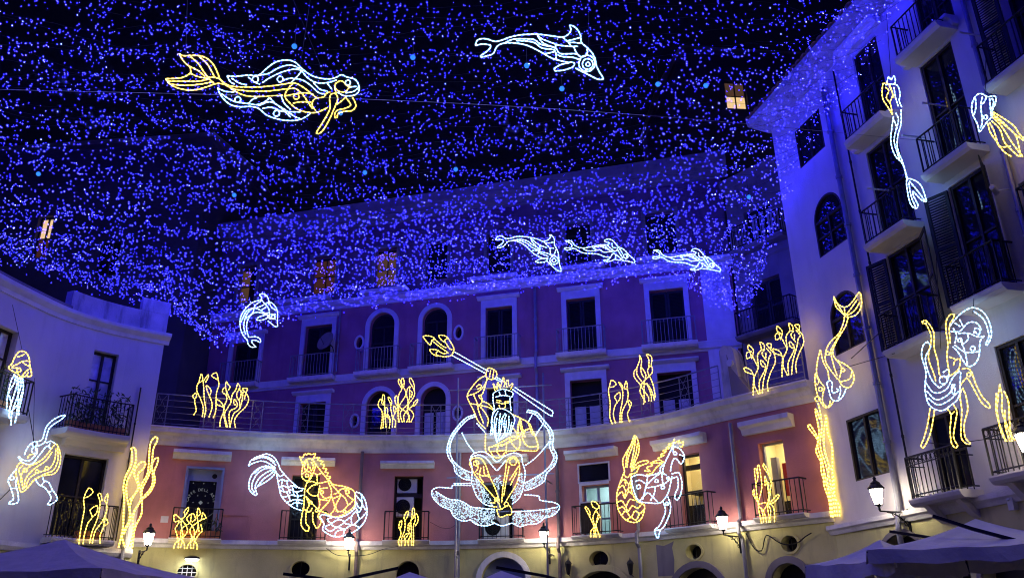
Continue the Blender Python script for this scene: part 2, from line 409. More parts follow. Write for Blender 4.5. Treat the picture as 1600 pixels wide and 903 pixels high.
def window(F, parent, o, depth=0.28, frame=M_DKWOOD, pane=M_GLASS, cols=2, rows=3, fr=0.06, name='window', transom=None):
    """casement: a frame with each pane a piece of its own"""
    b = MB(); off = -depth+0.05
    oi = inset(o, fr)
    B, I = F.outline(o), F.outline(oi); k = len(B)
    for i in range(k):
        j = (i+1) % k
        b.hexa([F.pt(*B[i], off+0.05), F.pt(*B[j], off+0.05), F.pt(*B[j], off-0.03), F.pt(*B[i], off-0.03), F.pt(*I[i], off+0.05), F.pt(*I[j], off+0.05), F.pt(*I[j], off-0.03), F.pt(*I[i], off-0.03)])
    s0, s1, z0, z1 = oi['s0'], oi['s1'], oi['z0'], oi['z1']
    ztop = z1-oi.get('rise', min((s1-s0)/2, z1-z0)) if o['kind'] == 'arch' else z1
    for c in range(1, cols):
        q = s0+(s1-s0)*c/cols; F.fbox(b, q-0.03, q+0.03, z0, ztop if o['kind'] == 'arch' else z1, off-0.025, off+0.045)
    for r in range(1, rows):
        z = z0+(ztop-z0)*r/rows; F.fbox(b, s0, s1, z-0.02, z+0.02, off-0.02, off+0.035)
    if o['kind'] == 'arch': F.fbox(b, s0, s1, ztop-0.03, ztop+0.03, off-0.021, off+0.042)
    w_ = b.build(name, frame, parent)
    for c in range(cols):
        for r in range(rows):
            a0, a1 = s0+(s1-s0)*c/cols, s0+(s1-s0)*(c+1)/cols; c0, c1 = z0+(ztop-z0)*r/rows, z0+(ztop-z0)*(r+1)/rows
            p = MB(); tl = random.uniform(-0.004, 0.004)
            p.poly([F.pt(a0+0.004, c0, off-0.006+tl), F.pt(a1-0.004, c0, off-0.006-tl), F.pt(a1-0.004, c1, off-0.006-tl), F.pt(a0+0.004, c1, off-0.006+tl)])
            p.build('pane', pane if not isinstance(pane, (list, tuple)) else pane[r], w_)
    if o['kind'] == 'arch':
        p = MB(); n = 12; cc = (s0+s1)/2; hs = (s1-s0)/2; rise = z1-ztop
        p.poly([F.pt(cc+hs*math.cos(PI*i/n), ztop+rise*math.sin(PI*i/n), off-0.006) for i in range(n+1)]); p.build('fanlight', pane if not isinstance(pane, (list, tuple)) else pane[-1], w_)
    return w_
def shutters(F, parent, o, depth=0.28, m=M_SHUT, name='closed_shutter', top=None):
    """closed louvred pair: leaf frames with tilted slats"""
    z1 = o['z1'] if top is None else top
    if o['kind'] == 'arch': z1 = o['z1']-o.get('rise', (o['s1']-o['s0'])/2)
    mid = (o['s0']+o['s1'])/2; off = -depth+0.06
    for a, c in ((o['s0']+0.01, mid-0.008), (mid+0.008, o['s1']-0.01)):
        b = MB(); t = 0.07
        F.fbox(b, a, a+t, o['z0']+0.01, z1-0.01, off-0.02, off+0.03); F.fbox(b, c-t, c, o['z0']+0.01, z1-0.01, off-0.02, off+0.03)
        for z in (o['z0']+0.01, (o['z0']+z1)/2-t/2, z1-0.01-t): F.fbox(b, a+t, c-t, z, z+t, off-0.018, off+0.028)
        z = o['z0']+0.09
        while z < z1-0.09:
            b.poly([F.pt(a+t, z, off+0.02), F.pt(c-t, z, off+0.02), F.pt(c-t, z+0.055, off-0.018), F.pt(a+t, z+0.055, off-0.018)]); z += 0.05
        b.build(name, m, parent)
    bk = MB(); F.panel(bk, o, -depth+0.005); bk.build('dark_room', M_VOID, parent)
def open_shutter(F, parent, s_h, z0, z1, width, ang, m=M_SHUT):
    """a louvred leaf hinged at s_h swung out by ang (left leaf: negative width)"""
    b = MB(); c, sn = math.cos(ang), math.sin(ang)
    def P(u, z, o=0.0): return F.pt(s_h+u*c*(1 if width > 0 else -1), z, 0.02+abs(u)*sn+o)
    W = abs(width)
    def bx(u0, u1, a, d): b.hexa([P(u0, a, .03), P(u1, a, .03), P(u1, a, 0), P(u0, a, 0), P(u0, d, .03), P(u1, d, .03), P(u1, d, 0), P(u0, d, 0)])
    bx(0, 0.06, z0, z1); bx(W-0.06, W, z0, z1)
    for z in (z0, (z0+z1)/2, z1-0.06): bx(0.06, W-0.06, z, z+0.06)
    z = z0+0.08
    while z < z1-0.08:
        b.poly([P(0.06, z, .028), P(W-0.06, z, .028), P(W-0.06, z+0.05, 0), P(0.06, z+0.05, 0)]); z += 0.055
    return b.build('shutter', m, parent)
def room(F, parent, o, depth=0.28, back=1.6, m=M_ROOMY, lamp=M_ROOML, lo=(0.25, 0.75)):
    b = MB(); e = 0.5
    s0, s1, z0, z1 = o['s0']-e, o['s1']+e, o['z0'], o['z1']+0.35
    q = lambda s, z, d: F.pt(s, z, -depth-d)
    b.poly([q(s0, z0, back), q(s1, z0, back), q(s1, z1, back), q(s0, z1, back)])
    for s in (s0, s1): b.poly([q(s, z0, 0), q(s, z0, back), q(s, z1, back), q(s, z1, 0)])
    b.poly([q(s0, z1, 0), q(s1, z1, 0), q(s1, z1, back), q(s0, z1, back)])
    b.poly([q(s0, z0+.004, 0), q(s1, z0+.004, 0), q(s1, z0+.004, back), q(s0, z0+.004, back)])
    # inner face of the front wall, round the opening
    for a, c, y0, y1 in ((s0, o['s0'], z0, z1), (o['s1'], s1, z0, z1), (o['s0'], o['s1'], o['z1'], z1)):
        b.poly([q(a, y0, 0.003), q(c, y0, 0.003), q(c, y1, 0.003), q(a, y1, 0.003)])
    r_ = b.build('lit_room', m, parent)
    if lamp is not None:
        l = MB(); F.fbox(l, s0+(s1-s0)*lo[0], s0+(s1-s0)*lo[1], z1-0.08, z1-0.03, -depth-back*0.75, -depth-back*0.35); l.build('ceiling_lamp', lamp, r_)
    return r_
def pipe(pts, r, parent, name='downpipe', m=M_PIPE):
    b = MB(); b.tube(pts, r, 8)
    P = [Vector(p) for p in pts]
    for i in range(len(P)-1):
        L = (P[i+1]-P[i]).length; d = (P[i+1]-P[i]).normalized(); k = int(L/1.3)
        for j in range(1, k+1):
            c = P[i]+d*(j*L/(k+1)); b.tube([c-d*0.03, c+d*0.03], r*1.35, 8)
    return b.build(name, m, parent, smooth=False)
def ac_unit(F, s0, s1, z0, off, label, d=0.28, h=0.55):
    t = thing('air_conditioner', label, 'air conditioner', tuple(F.pt((s0+s1)/2, z0, off)))
    b = MB(); F.fbox(b, s0, s1, z0, z0+h, off, off+d); b.build('casing', M_AC, t)
    c = MB(); cs = s0+(s1-s0)*0.38; cz = z0+h/2; r = h*0.38
    for k in range(4):
        rr = r*(1-k*0.24); c.tube([F.pt(cs+rr*math.cos(a*PI/8), cz+rr*math.sin(a*PI/8), off+d+0.015) for a in range(16)], 0.008, 4, closed=True)
    for a in range(8): c.tube([F.pt(cs, cz, off+d+0.015), F.pt(cs+r*math.cos(a*PI/4), cz+r*math.sin(a*PI/4), off+d+0.015)], 0.006, 3)
    c.build('fan_grille', M_IRON, t)
    f = MB(); f.poly([F.pt(cs+r*math.cos(a*PI/8), cz+r*math.sin(a*PI/8), off+d+0.004) for a in range(16)]); f.build('fan_opening', M_VOID, t)
    return t

# ------------------------------------------------------------------ curved building in the middle (ground floor, first floor, terrace)
CB = thing('building', 'low curved building, yellow below and pink above, under the railed terrace', 'building', (0, 24.9, 0))
L = FC.len; ZB, ZC, ZT = 4.08, 6.68, 7.1
W1 = FC.op(286, 341, 732, 852, z0=ZB); W2 = FC.op(452, 496, 742, 853, z0=ZB); W3 = FC.op(614, 660, 743, 853, z0=ZB); W4 = FC.op(752, 802, 752, 851, z0=ZB)
T5 = FC.op(905, 951, 725, 751); W5 = FC.op(911, 953, 757, 840, z0=ZB); W6 = FC.op(1064, 1098, 708, 828, z0=ZB); W7 = FC.op(1191, 1231, 688, 812, z0=ZB)
b = MB(); FC.wall(b, 0, L, ZB-0.02, ZC+0.1, [W1, W2, W3, W4, T5, W5, W6, W7]); b.build('pink_wall', M_PINK, CB)
gro = [FC.op(277, 307, 881, 906, kind='oval'), FC.op(455, 484, 876, 900, kind='oval'),
       FC.op(921, 951, 860, 887, kind='oval'), FC.op(1072, 1097, 850, 873, kind='oval'), FC.op(1221, 1247, 836, 862, kind='oval')]
GA = [(619, 655, 876, 0.5), (752, 822, 870, 0.9), (897, 981, 891, 0.6), (1050, 1130, 886, 0.7), (1204, 1262, 879, 0.6)]
gar = []
for i, (a, c, t, rise) in enumerate(GA):
    s0, s1 = FC.hit(a, 895)[0], FC.hit(c, 895)[0]; zt = FC.hit((a+c)/2, t)[1]
    gar.append(dict(s0=s0, s1=s1, z0=(2.75 if i == 0 else 0.0), z1=zt, kind='arch', rise=min(rise, (s1-s0)/2)))
b = MB(); FC.wall(b, 0, L, 0, ZB-0.24, gro+gar, depth=0.35); b.build('yellow_wall', M_YEL, CB)
b = MB(); FC.sweep(b, 0, L, [(0, ZB-0.24), (0.06, ZB-0.24), (0.10, ZB-0.17), (0.18, ZB-0.13), (0.18, ZB-0.02), (0, ZB-0.02)]); b.build('ledge', M_STONE, CB)
b = MB(); FC.sweep(b, 0, L, [(0, ZC-0.06), (0.05, ZC-0.06), (0.09, ZC+0.04), (0.16, ZC+0.1), (0.20, ZC+0.20), (0.34, ZC+0.26), (0.36, ZT-0.06), (0.40, ZT-0.04), (0.40, ZT), (0, ZT)]); b.build('cornice', M_STONE, CB)
for o in gro: b = MB(); FC.ring(b, o, 0.05, -0.02, 0.03, False); b.build('oval_rim', M_YEL, CB)
for i, o in enumerate(gro):
    b = MB(); FC.panel(b, o, -0.30); w_ = b.build('oval_window', M_GLASS if i else M_VOID, CB)
    b = MB(); c_, zc = (o['s0']+o['s1'])/2, (o['z0']+o['z1'])/2; hs, hz = (o['s1']-o['s0'])/2, (o['z1']-o['z0'])/2
    for k in ((-.5, 0, .5) if i == 0 else (0,)):
        e = math.sqrt(1-k*k); b.tube([FC.pt(c_+k*hs, zc-hz*e, -0.1), FC.pt(c_+k*hs, zc+hz*e, -0.1)], 0.012, 4)
        if i == 0: b.tube([FC.pt(c_-hs*e, zc+k*hz, -0.1), FC.pt(c_+hs*e, zc+k*hz, -0.1)], 0.012, 4)
    b.build('grille', M_AC if i == 0 else M_IRON, w_)
for i, o in enumerate(gar):
    b = MB(); FC.panel(b, o, -0.33); d_ = b.build('arched_window' if i == 0 else 'arched_door', M_DKWOOD if i != 1 else M_BLUEFR, CB)
    b = MB(); FC.ring(b, o, 0.16 if i else 0.05, -0.02, 0.05); b.build('arch_surround', M_STONE if i == 1 else (M_GREY if i > 2 else M_YEL), CB)
    if i == 0:
        b = MB()
        for k in range(1, 7):
            q = o['s0']+(o['s1']-o['s0'])*k/7; b.tube([FC.pt(q, o['z0'], -0.1), FC.pt(q, o['z1']-0.06-0.25*abs(k-3.5)/3, -0.1)], 0.01, 4)
        b.build('grille', M_IRON, d_)
    else:
        b = MB(); n = 7
        for k in range(n+1):
            q = o['s0']+0.03+(o['s1']-o['s0']-0.06)*k/n; FC.fbox(b, q-0.025, q+0.025, 0.02, o['z1']-o['rise'], -0.325, -0.28)
        FC.fbox(b, o['s0'], o['s1'], o['z1']-o['rise'], o['z1']-o['rise']+0.08, -0.325, -0.27); b.build('door_boards', M_DKWOOD, d_)
# lintels over the first-floor doors
for a, c, t, bt in ((270, 362, 706, 719), (440, 524, 717, 728), (595, 679, 722, 732), (744, 826, 713, 724), (885, 966, 703, 716), (1023, 1105, 684, 699), (1162, 1242, 654, 674)):
    o = FC.op(a, c, t, bt); lintel(FC, CB, o['s0'], o['s1'], o['z0'], o['z1'])
# balconies of the first floor
for a, c in ((266, 344), (437, 508), (600, 669), (749, 817), (896, 967), (1044, 1113), (1186, 1262)):
    s0 = FC.hit(a, 835, 0.3)[0]; s1 = FC.hit(c, 835, 0.3)[0]
    balcony(FC, CB, s0, s1, ZB-0.01, 0.36, 0.8, gap=0.12, th=0.1)
# door of the cafe (blue frame), its round lettering
b = MB(); o = W1
FC.ring(b, dict(o, s0=o['s0']+0.005, s1=o['s1']-0.005, z1=o['z1']-0.005), 0.06, -0.1, 0.03); b.build('door_frame', M_BLUEFR, CB)
zt = o['z1']-0.32
b = MB(); FC.fbox(b, o['s0'], o['s1'], zt, o['z1'], -0.23, -0.16); FC.fbox(b, o['s0'], o['s0']+0.08, ZB, zt, -0.23, -0.16); FC.fbox(b, o['s1']-0.12, o['s1'], ZB, zt, -0.23, -0.16)
dr = b.build('door', M_BLUEFR, CB)
b = MB(); b.poly([FC.pt(o['s0']+0.08, ZB, -0.2), FC.pt(o['s1']-0.12, ZB, -0.2), FC.pt(o['s1']-0.12, zt, -0.2), FC.pt(o['s0']+0.08, zt, -0.2)]); b.build('pane', M_GLASS, dr)
b = MB(); cz = o['z1']-0.17
b.poly([FC.pt(o['s1']-0.2+0.07*math.cos(a*PI/6), cz+0.07*math.sin(a*PI/6), -0.15) for a in range(12)]); b.build('vent_hole', M_VOID, dr)
lm = MB(); sc_ = (o['s0']+o['s1'])/2-0.02; zc = ZB+1.02; RR = 0.36
for k in range(6): a = k*PI/3; lm.octa(FC.pt(sc_+0.2*math.cos(a), zc+0.22*math.sin(a), -0.185), 0.018)
lm.poly([FC.pt(sc_, zc-.06, -.19), FC.pt(sc_+.06, zc, -.19), FC.pt(sc_, zc+.06, -.19), FC.pt(sc_-.06, zc, -.19)])
for k in (0.2, 0.5, 0.8): lm.octa(FC.pt(o['s0']+(o['s1']-o['s0'])*k, zt-0.06, -0.185), 0.018)
lm.tube([FC.pt(sc_+0.44*math.cos(a*PI/20), zc+0.46*math.sin(a*PI/20), -0.19) for a in range(21, 40)], 0.004, 3)
lm.build('sign_dots', M_SIGN, dr)
def letters(text, F, place, size, parent, m, name='lettering', off=-0.19):
    for i, ch in enumerate(text):
        if ch == ' ': continue
        cu = bpy.data.curves.new('glyph', 'FONT'); cu.body = ch; cu.size = size; cu.align_x = 'CENTER'; cu.align_y = 'CENTER'
        tmp = bpy.data.objects.new('glyph', cu); me = bpy.data.meshes.new_from_object(tmp); bpy.data.objects.remove(tmp); bpy.data.curves.remove(cu)
        s_, z_, rot = place(i); c, sn = math.cos(rot), math.sin(rot)
        for v in me.vertices:
            x, y = v.co.x, v.co.y; v.co = F.pt(s_+x*c-y*sn, z_+x*sn+y*c, off)
        me.materials.clear(); me.materials.append(m)
        o_ = bpy.data.objects.new(name, me); COL.objects.link(o_); attach(o_, parent)
T_ = 'CAFFE DELL ARTE'
letters(T_, FC, lambda i: (sc_+RR*math.cos(math.radians(172-11.7*i)), zc+RR*math.sin(math.radians(172-11.7*i)), math.radians(82-11.7*i)), 0.11, dr, M_SIGN)
# other doors
window(FC, CB, W2, cols=2, rows=3, frame=M_SHUT)
bk = MB(); FC.panel(bk, W2, -0.275); bk.build('dark_room', M_VOID, CB)
bk = MB(); FC.panel(bk, W3, -0.5); bk.build('dark_room', M_VOID, CB)
b = MB(); FC.fbox(b, W3['s0'], W3['s0']+0.05, ZB, W3['z1'], -0.27, -0.2); FC.fbox(b, W3['s1']-0.05, W3['s1'], ZB, W3['z1'], -0.27, -0.2)
FC.fbox(b, W3['s0']+.05, W3['s1']-.05, W3['z1']-0.06, W3['z1'], -0.27, -0.2); zz = ZB+1.25; FC.fbox(b, W3['s0']+.05, W3['s1']-.05, zz, zz+0.12, -0.272, -0.198); b.build('door_frame', M_DKWOOD, CB)
window(FC, CB, W4, cols=2, rows=2, frame=M_BLUEFR)
bk = MB(); FC.panel(bk, W4, -0.275); bk.build('dark_room', M_VOID, CB)
# lit transom and door, teal room
b = MB(); FC.ring(b, T5, 0.045, -0.2, 0.02, False); FC.fbox(b, T5['s0']-.045, T5['s1']+.045, T5['z0']-0.045, T5['z0']-0.002, -0.1, 0.02); b.build('transom_frame', M_TRIM, CB)
b = MB(); FC.panel(b, T5, -0.06); b.build('transom_pane', M_BLUEFR if False else M_GLASS, CB)
window(FC, CB, W5, cols=2, rows=3, frame=M_BLUEFR, pane=M_CLEAR, fr=0.05); room(FC, CB, W5, m=M_ROOMT, lamp=M_ROOMC)
b = MB(); FC.fbox(b, W5['s0']-0.08, W5['s0']-0.005, ZB, W5['z1']+0.07, -0.02, 0.04); FC.fbox(b, W5['s0']-0.005, W5['s1']+0.02, W5['z1']+0.005, W5['z1']+0.07, -0.02, 0.04); b.build('door_surround', M_STONE, CB)
# lit door, cream room with counter
window(FC, CB, W6, cols=1, rows=2, frame=M_DKWOOD, pane=M_CLEAR, fr=0.05); r6 = room(FC, CB, W6, back=1.2)
b = MB(); FC.fbox(b, W6['s0']-0.4, W6['s1']+0.4, ZB+0.02, ZB+0.62, -1.1, -0.45); b.build('counter', M_DKWOOD, r6)
b = MB(); FC.fbox(b, W6['s0']-0.3, W6['s1']+0.3, ZB+1.0, ZB+1.06, -1.45, -1.0); FC.fbox(b, W6['s0']-0.3, W6['s1']+0.3, ZB+1.55, ZB+1.68, -0.5, -0.4); b.build('shelf', M_DKWOOD, r6)
b = MB(); q0 = (W6['s0']+W6['s1'])/2
for k in range(9):
    a = math.radians(25+130*k/8); b.tube([FC.pt(q0+0.08*math.cos(a), ZB+1.62+0.06*math.sin(a), -1.35), FC.pt(q0+0.65*math.cos(a), ZB+1.62+0.5*math.sin(a), -1.2)], 0.014, 4)
b.build('sunburst_ornament', emis('gold_ornament_light', (1.0, 0.7, 0.25), 1.2), r6)
b = MB()
for k in range(8): b.lathe(FC.pt(W6['s0']-0.1+k*0.13, ZB+0.62, -0.8), [(0.04, 0), (0.045, 0.12), (0.018, 0.19), (0.018, 0.25)], 6)
b.build('bottles', M_CURT, r6)
# lit door, cream room with lettering and red poster
window(FC, CB, W7, cols=1, rows=1, frame=M_PALEPAN, pane=M_CLEAR, fr=0.045); r7 = room(FC, CB, W7, back=1.3)
b = MB(); FC.fbox(b, W7['s0']+0.25, W7['s0']+0.5, ZB+0.55, ZB+1.35, -0.62, -0.58); b.build('red_poster', M_RED, r7)
b = MB(); FC.fbox(b, W7['s0']+0.03, W7['s0']+0.2, ZB+0.05, ZB+1.5, -0.56, -0.44); b.build('door_leaf', M_PALEPAN, r7)
b = MB(); FC.fbox(b, W7['s0']+0.5, W7['s1']+0.4, ZB+0.05, ZB+1.0, -1.2, -0.8); FC.fbox(b, W7['s0']-.1, W7['s0']+0.7, ZB+0.02, ZB+.45, -1.1, -.7); b.build('furniture', M_DKWOOD, r7)
letters('THE', FC, lambda i: (W7['s0']+0.42+0.17*i, ZB+1.55, 0), 0.2, r7, M_PRINT, off=-1.57)
letters('NO', FC, lambda i: (W7['s0']+0.62+0.17*i, ZB+1.3, 0), 0.2, r7, M_PRINT, off=-1.57)
# downpipes on the curved wall
for x, y0, y1, m_ in ((566, 704, 885, M_BROWNPIPE), (718, 706, 900, M_PIPE), (868, 700, 900, M_BROWNPIPE), (986, 690, 890, M_PIPE), (1137, 660, 890, M_PIPE)):
    s_, z1_ = FC.hit(x, y0, 0.2); pipe([FC.pt(s_, z1_, 0.1), FC.pt(s_, ZB+0.05, 0.1), FC.pt(s_, ZB-0.05, 0.24), FC.pt(s_, ZB-0.3, 0.24), FC.pt(s_, ZB-0.42, 0.12), FC.pt(s_, 0.05, 0.12)], 0.05, CB, m=m_)
# shallow panel relief and house number plate
o = FC.op(337, 386, 805, 853, z0=ZB); b = MB(); FC.ring(b, o, 0.04, 0.0, 0.025); b.build('wall_panel', M_PINK, CB)
o = FC.op(251, 263, 806, 816); b = MB(); FC.fbox(b, o['s0'], o['s1'], o['z0'], o['z1'], 0, 0.03); b.build('number_plate', M_TRIM, CB)
# peeled plaster patch beside an arch
s_, z_ = FC.hit(1041, 868); b = MB()
b.poly([FC.pt(s_+x, z_+y, 0.004) for x, y in ((-.28, -.5), (.2, -.5), (.24, -.1), (.2, .2), (.27, .36), (.1, .3), (-.05, .26), (-.28, .3))]); b.build('bare_plaster_patch', M_GREY, CB)
# terrace floor and rail
b = MB()
qs = [q*L/40 for q in range(41)]
for a, c in zip(qs, qs[1:]):
    p, r = FC.pt(a, ZT+0.004, 0.3), FC.pt(c, ZT+0.004, 0.3)
    f = lambda v: Vector((v.x*1.0+ (v.x+3)*0.05, 27.6-_k*v.x+0.3, ZT+0.004))
    b.poly([p, r, f(r), f(p)])
b.build('terrace_floor', M_GREY, CB)
s_end = FC.hit(1130, 630, 0.3)[0]
def terrace_rail(s0, s1, nm):
    b = MB(); z = ZT; H = 0.95; n = int((s1-s0)/1.25); off = 0.22
    br = [s0+(s1-s0)*i/40 for i in range(41)]
    for zz, r in ((H, 0.02), (0.78, 0.008), (0.6, 0.008), (0.42, 0.008), (0.24, 0.008), (0.1, 0.012)): b.tube([FC.pt(q, z+zz, off) for q in br], r, 4)
    for i in range(n+1):
        q = s0+(s1-s0)*i/n; w_ = 0.3
        for dq in (0, w_):
            if q+dq <= s1: b.tube([FC.pt(q+dq, z, off), FC.pt(q+dq, z+H, off)], 0.016, 4)
        if q+w_ <= s1:
            for a, c in ((0.12, 0.5), (0.5, 0.92)):
                b.tube([FC.pt(q+0.03, z+a, off), FC.pt(q+w_/2, z+(a+c)/2-0.04, off), FC.pt(q+0.03, z+c, off)], 0.007, 3)
                b.tube([FC.pt(q+w_-0.03, z+a, off), FC.pt(q+w_/2, z+(a+c)/2+0.04, off), FC.pt(q+w_-0.03, z+c, off)], 0.007, 3)
    return b.build('terrace_railing', M_RAILG, CB)
terrace_rail(0.1, s_end-0.1, 'a'); terrace_rail(s_end+0.75, L-0.1, 'b')
# rough masonry pier at the end of the terrace rail
PR = thing('pier', 'broken plastered masonry pier at the bend of the terrace rail', 'pier', tuple(FC.pt(s_end+0.25, ZT, 0.1)))
b = MB(); prof = [(-.22, 0), (.30, 0), (.27, .5), (.24, .9), (.2, 1.2), (.12, 1.36), (-.1, 1.42), (-.22, 1.3)]
fr_ = [FC.pt(s_end+0.25+x, ZT+.004+z, 0.28) for x, z in prof]; bk_ = [FC.pt(s_end+0.25+x*0.9, ZT+.004+z*0.97, -0.15) for x, z in prof]
b.poly(fr_); b.poly(list(reversed(bk_)))
for i in range(len(prof)): j = (i+1) % len(prof); b.poly([fr_[j], fr_[i], bk_[i], bk_[j]])
b.build('pier_core', M_OLDW, PR)
b = MB(); b.hexa([FC.pt(s_end+.3+x, ZT+z, o) for x, z, o in ((0, .02, .33), (.55, .02, .33), (.55, .02, .05), (0, .02, .05), (-.05, 1.15, .3), (.05, .75, .3), (.05, .75, .05), (-.05, 1.15, .05))]); b.build('pier_buttress', M_GREY, PR)
FLd = thing('floodlight', 'small round white floodlight on the broken pier', 'lamp', tuple(FC.pt(s_end+0.45, ZT+0.75, 0.42)))
b = MB(); p = FC.pt(s_end+0.42, ZT+0.86, 0.34); nn = FC.normal(s_end)
b.tube([p, p+nn*0.05, p+nn*0.12], [0.05, 0.085, 0.1], 12); b.build('housing', M_AC, FLd)
b = MB(); b.tube([p+nn*0.121, p+nn*0.125], 0.085, 12); b.build('lens', M_TRIM, FLd)

# ------------------------------------------------------------------ tall pink building behind the terrace
UB = thing('building', 'tall red-pink palazzo with arched windows set back behind the terrace', 'building', (0, 27.6, ZT))
def U(x0, x1, y0, y1, **k): return FU.op(x0, x1, y0, y1, **k)
A = [U(467, 508, 629, 684, z0=ZT), U(572, 613, 611, 684, z0=ZT, kind='arch'), U(657, 697, 604, 684, z0=ZT, kind='arch'), U(761, 803, 606, 680, z0=ZT), U(892, 942, 593, 668, z0=ZT), U(1029, 1083, 581, 648, z0=ZT)]
ZF = 10.22
B_ = [U(475, 517, 509, 588, z0=ZF), U(577, 616, 489, 581, z0=ZF, kind='arch'), U(660, 699, 481, 577, z0=ZF, kind='arch'), U(759, 801, 480, 562, z0=ZF), U(886, 932, 466, 552, z0=ZF), U(1017, 1071, 452, 536, z0=ZF)]
BX = [U(362, 403, 536, 600, z0=ZF), U(262, 294, 548, 613, z0=ZF)]
OV = [U(557, 567, 527, 544, kind='oval'), U(712, 722, 511, 529, kind='oval'), U(550, 559, 649, 666, kind='oval'), U(710, 721, 636, 655, kind='oval')]
ZK = 13.35; hh = 1.55
Cw = []
for o in B_: Cw.append(dict(s0=o['s0']+0.05, s1=o['s1']-0.05, z0=ZK+0.35, z1=ZK+0.35+hh, kind='rect'))
c_ = FU.hit(388, 430); Cw.append(dict(s0=c_[0]-0.4, s1=c_[0]+0.4, z0=ZK+0.35, z1=ZK+0.35+hh, kind='rect'))
s_r = FU.hit(1152, 500)[0]
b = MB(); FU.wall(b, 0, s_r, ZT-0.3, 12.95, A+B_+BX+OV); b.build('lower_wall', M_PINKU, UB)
b = MB(); FU.wall(b, 0, s_r, 13.3, 16.3, Cw); b.build('upper_wall', M_DIMMED, UB)
b = MB(); FU.sweep(b, 0, s_r+0.05, [(0, 10.0), (0.05, 10.0), (0.07, 10.05), (0.12, 10.08), (0.12, 10.3), (0.08, 10.34), (0, 10.34)]); b.build('string_course', M_TRIM, UB)
b = MB(); FU.sweep(b, 0, s_r+0.1, [(0, 12.95), (0.05, 12.95), (0.08, 13.02), (0.22, 13.08), (0.28, 13.16), (0.28, 13.24), (0.05, 13.3), (0, 13.3)])
for a, c in ((440, 520), (570, 640), (740, 812), (872, 948), (1000, 1088)):
    s0, s1 = FU.hit(a, 455)[0], FU.hit(c, 455)[0]; FU.fbox(b, s0, s1, 13.302, 13.44, 0.0, 0.42)
b.build('cornice', M_TRIM, UB)
b = MB(); FU.sweep(b, 0, s_r+0.25, [(0, 16.3), (0.08, 16.3), (0.1, 16.42), (0.3, 16.5), (0.34, 16.62), (0.5, 16.7), (0.55, 16.9), (0.6, 17.05), (0.0, 17.12)]); b.build('roof_cornice', M_GREY, UB)
b = MB(); b.poly([FU.pt(0, 17.1, 0.3), FU.pt(s_r, 17.1, 0.3), FU.pt(s_r, 17.6, -8), FU.pt(0, 17.6, -8)]); b.poly([FU.pt(s_r, ZT-1, 0), FU.pt(s_r, ZT-1, -8), FU.pt(s_r, 17.12, -8), FU.pt(s_r, 17.12, 0)]); b.build('roof', M_TILE, UB)
for q0, q1, z0, z1 in ((1101, 1147, ZT, 10.0), (1101, 1147, 10.34, 12.95)):
    o = U(q0, q1, 460, 530); b = MB(); FU.fbox(b, o['s0'], min(o['s1'], s_r-0.01), z0, z1, 0, 0.09); b.build('corner_pilaster', M_TRIM, UB)
for i, o in enumerate(A):
    surround(FU, UB, o, 0.17, capx=0.2)
    if i in (2, 4, 5):
        b = MB(); FU.panel(b, o, -0.27); b.build('dark_room', M_VOID, UB)
        zt = o['z0']+ (1.62 if i == 2 else 1.42); zt = min(zt, o['z1']-0.1); mid = (o['s0']+o['s1'])/2; wd = o['s1']-o['s0']
        for a in (o['s0']+wd*0.1, mid+wd*0.06):
            b = MB(); FU.fbox(b, a, a+wd*0.34, o['z0']+0.02, zt, -0.2, -0.16); FU.fbox(b, a+.06, a+wd*.34-.06, o['z0']+.1, o['z0']+.6, -.16, -.145); FU.fbox(b, a+.06, a+wd*.34-.06, o['z0']+.7, zt-.08, -.16, -.145); b.build('shutter_panel', M_PALEPAN, UB)
    elif i == 1: window(FU, UB, o, cols=2, rows=2)
    else: shutters(FU, UB, o)
for i, o in enumerate(B_+BX):
    surround(FU, UB, o, 0.17, capx=0.2)
    if o['kind'] == 'arch': window(FU, UB, o, cols=2, rows=3, frame=M_SHUT)
    else: shutters(FU, UB, o)
    e = 0.3 if i < 6 else 0.2
    balcony(FU, UB, o['s0']-e, o['s1']+e, ZF+0.06, 0.42, 0.85, rail=M_RAILG, slab=M_STONE, gap=0.12, th=0.16)
for o in OV:
    b = MB(); FU.ring(b, o, 0.07, -0.02, 0.05, False); r_ = b.build('oval_rim', M_TRIM, UB)
    b = MB(); FU.panel(b, o, -0.2); b.build('oval_pane', M_GLASS, r_)
for i, o in enumerate(Cw):
    surround(FU, UB, o, 0.12, cap=False, m=M_GREY)
    if i in (0, 1, 6):
        mid = (o['s0']+o['s1'])/2
        for k, (a, c) in enumerate(((o['s0']+.03, mid-.03), (mid+.03, o['s1']-.03))):
            if i == 6 and k == 1: continue
            b = MB()
            for r in range(2): FU.fbox(b, a, c, o['z0']+.05+r*(hh-.1)/2, o['z0']-.02+(r+1)*(hh-.1)/2, -.22, -.2)
            b.build('lit_shutter', M_FARR if (i == 0) else M_FARW, UB)
        b = MB(); FU.panel(b, o, -0.27); b.build('dark_room', M_VOID, UB)
    else: shutters(FU, UB, o)
for x, y0, y1 in ((838, 470, 566),):
    s_ = FU.hit(x, 520)[0]; pipe([FU.pt(s_, 12.9, 0.1), FU.pt(s_, 10.5, 0.1), FU.pt(s_, 10.3, 0.2), FU.pt(s_, 9.9, 0.2), FU.pt(s_, 9.7, 0.1), FU.pt(s_, ZT+.1, 0.1)], 0.05, UB)
s_ = FU.hit(528, 560)[0]; pipe([FU.pt(s_, 12.9, 0.08), FU.pt(s_, 10.45, 0.08)], 0.035, UB)
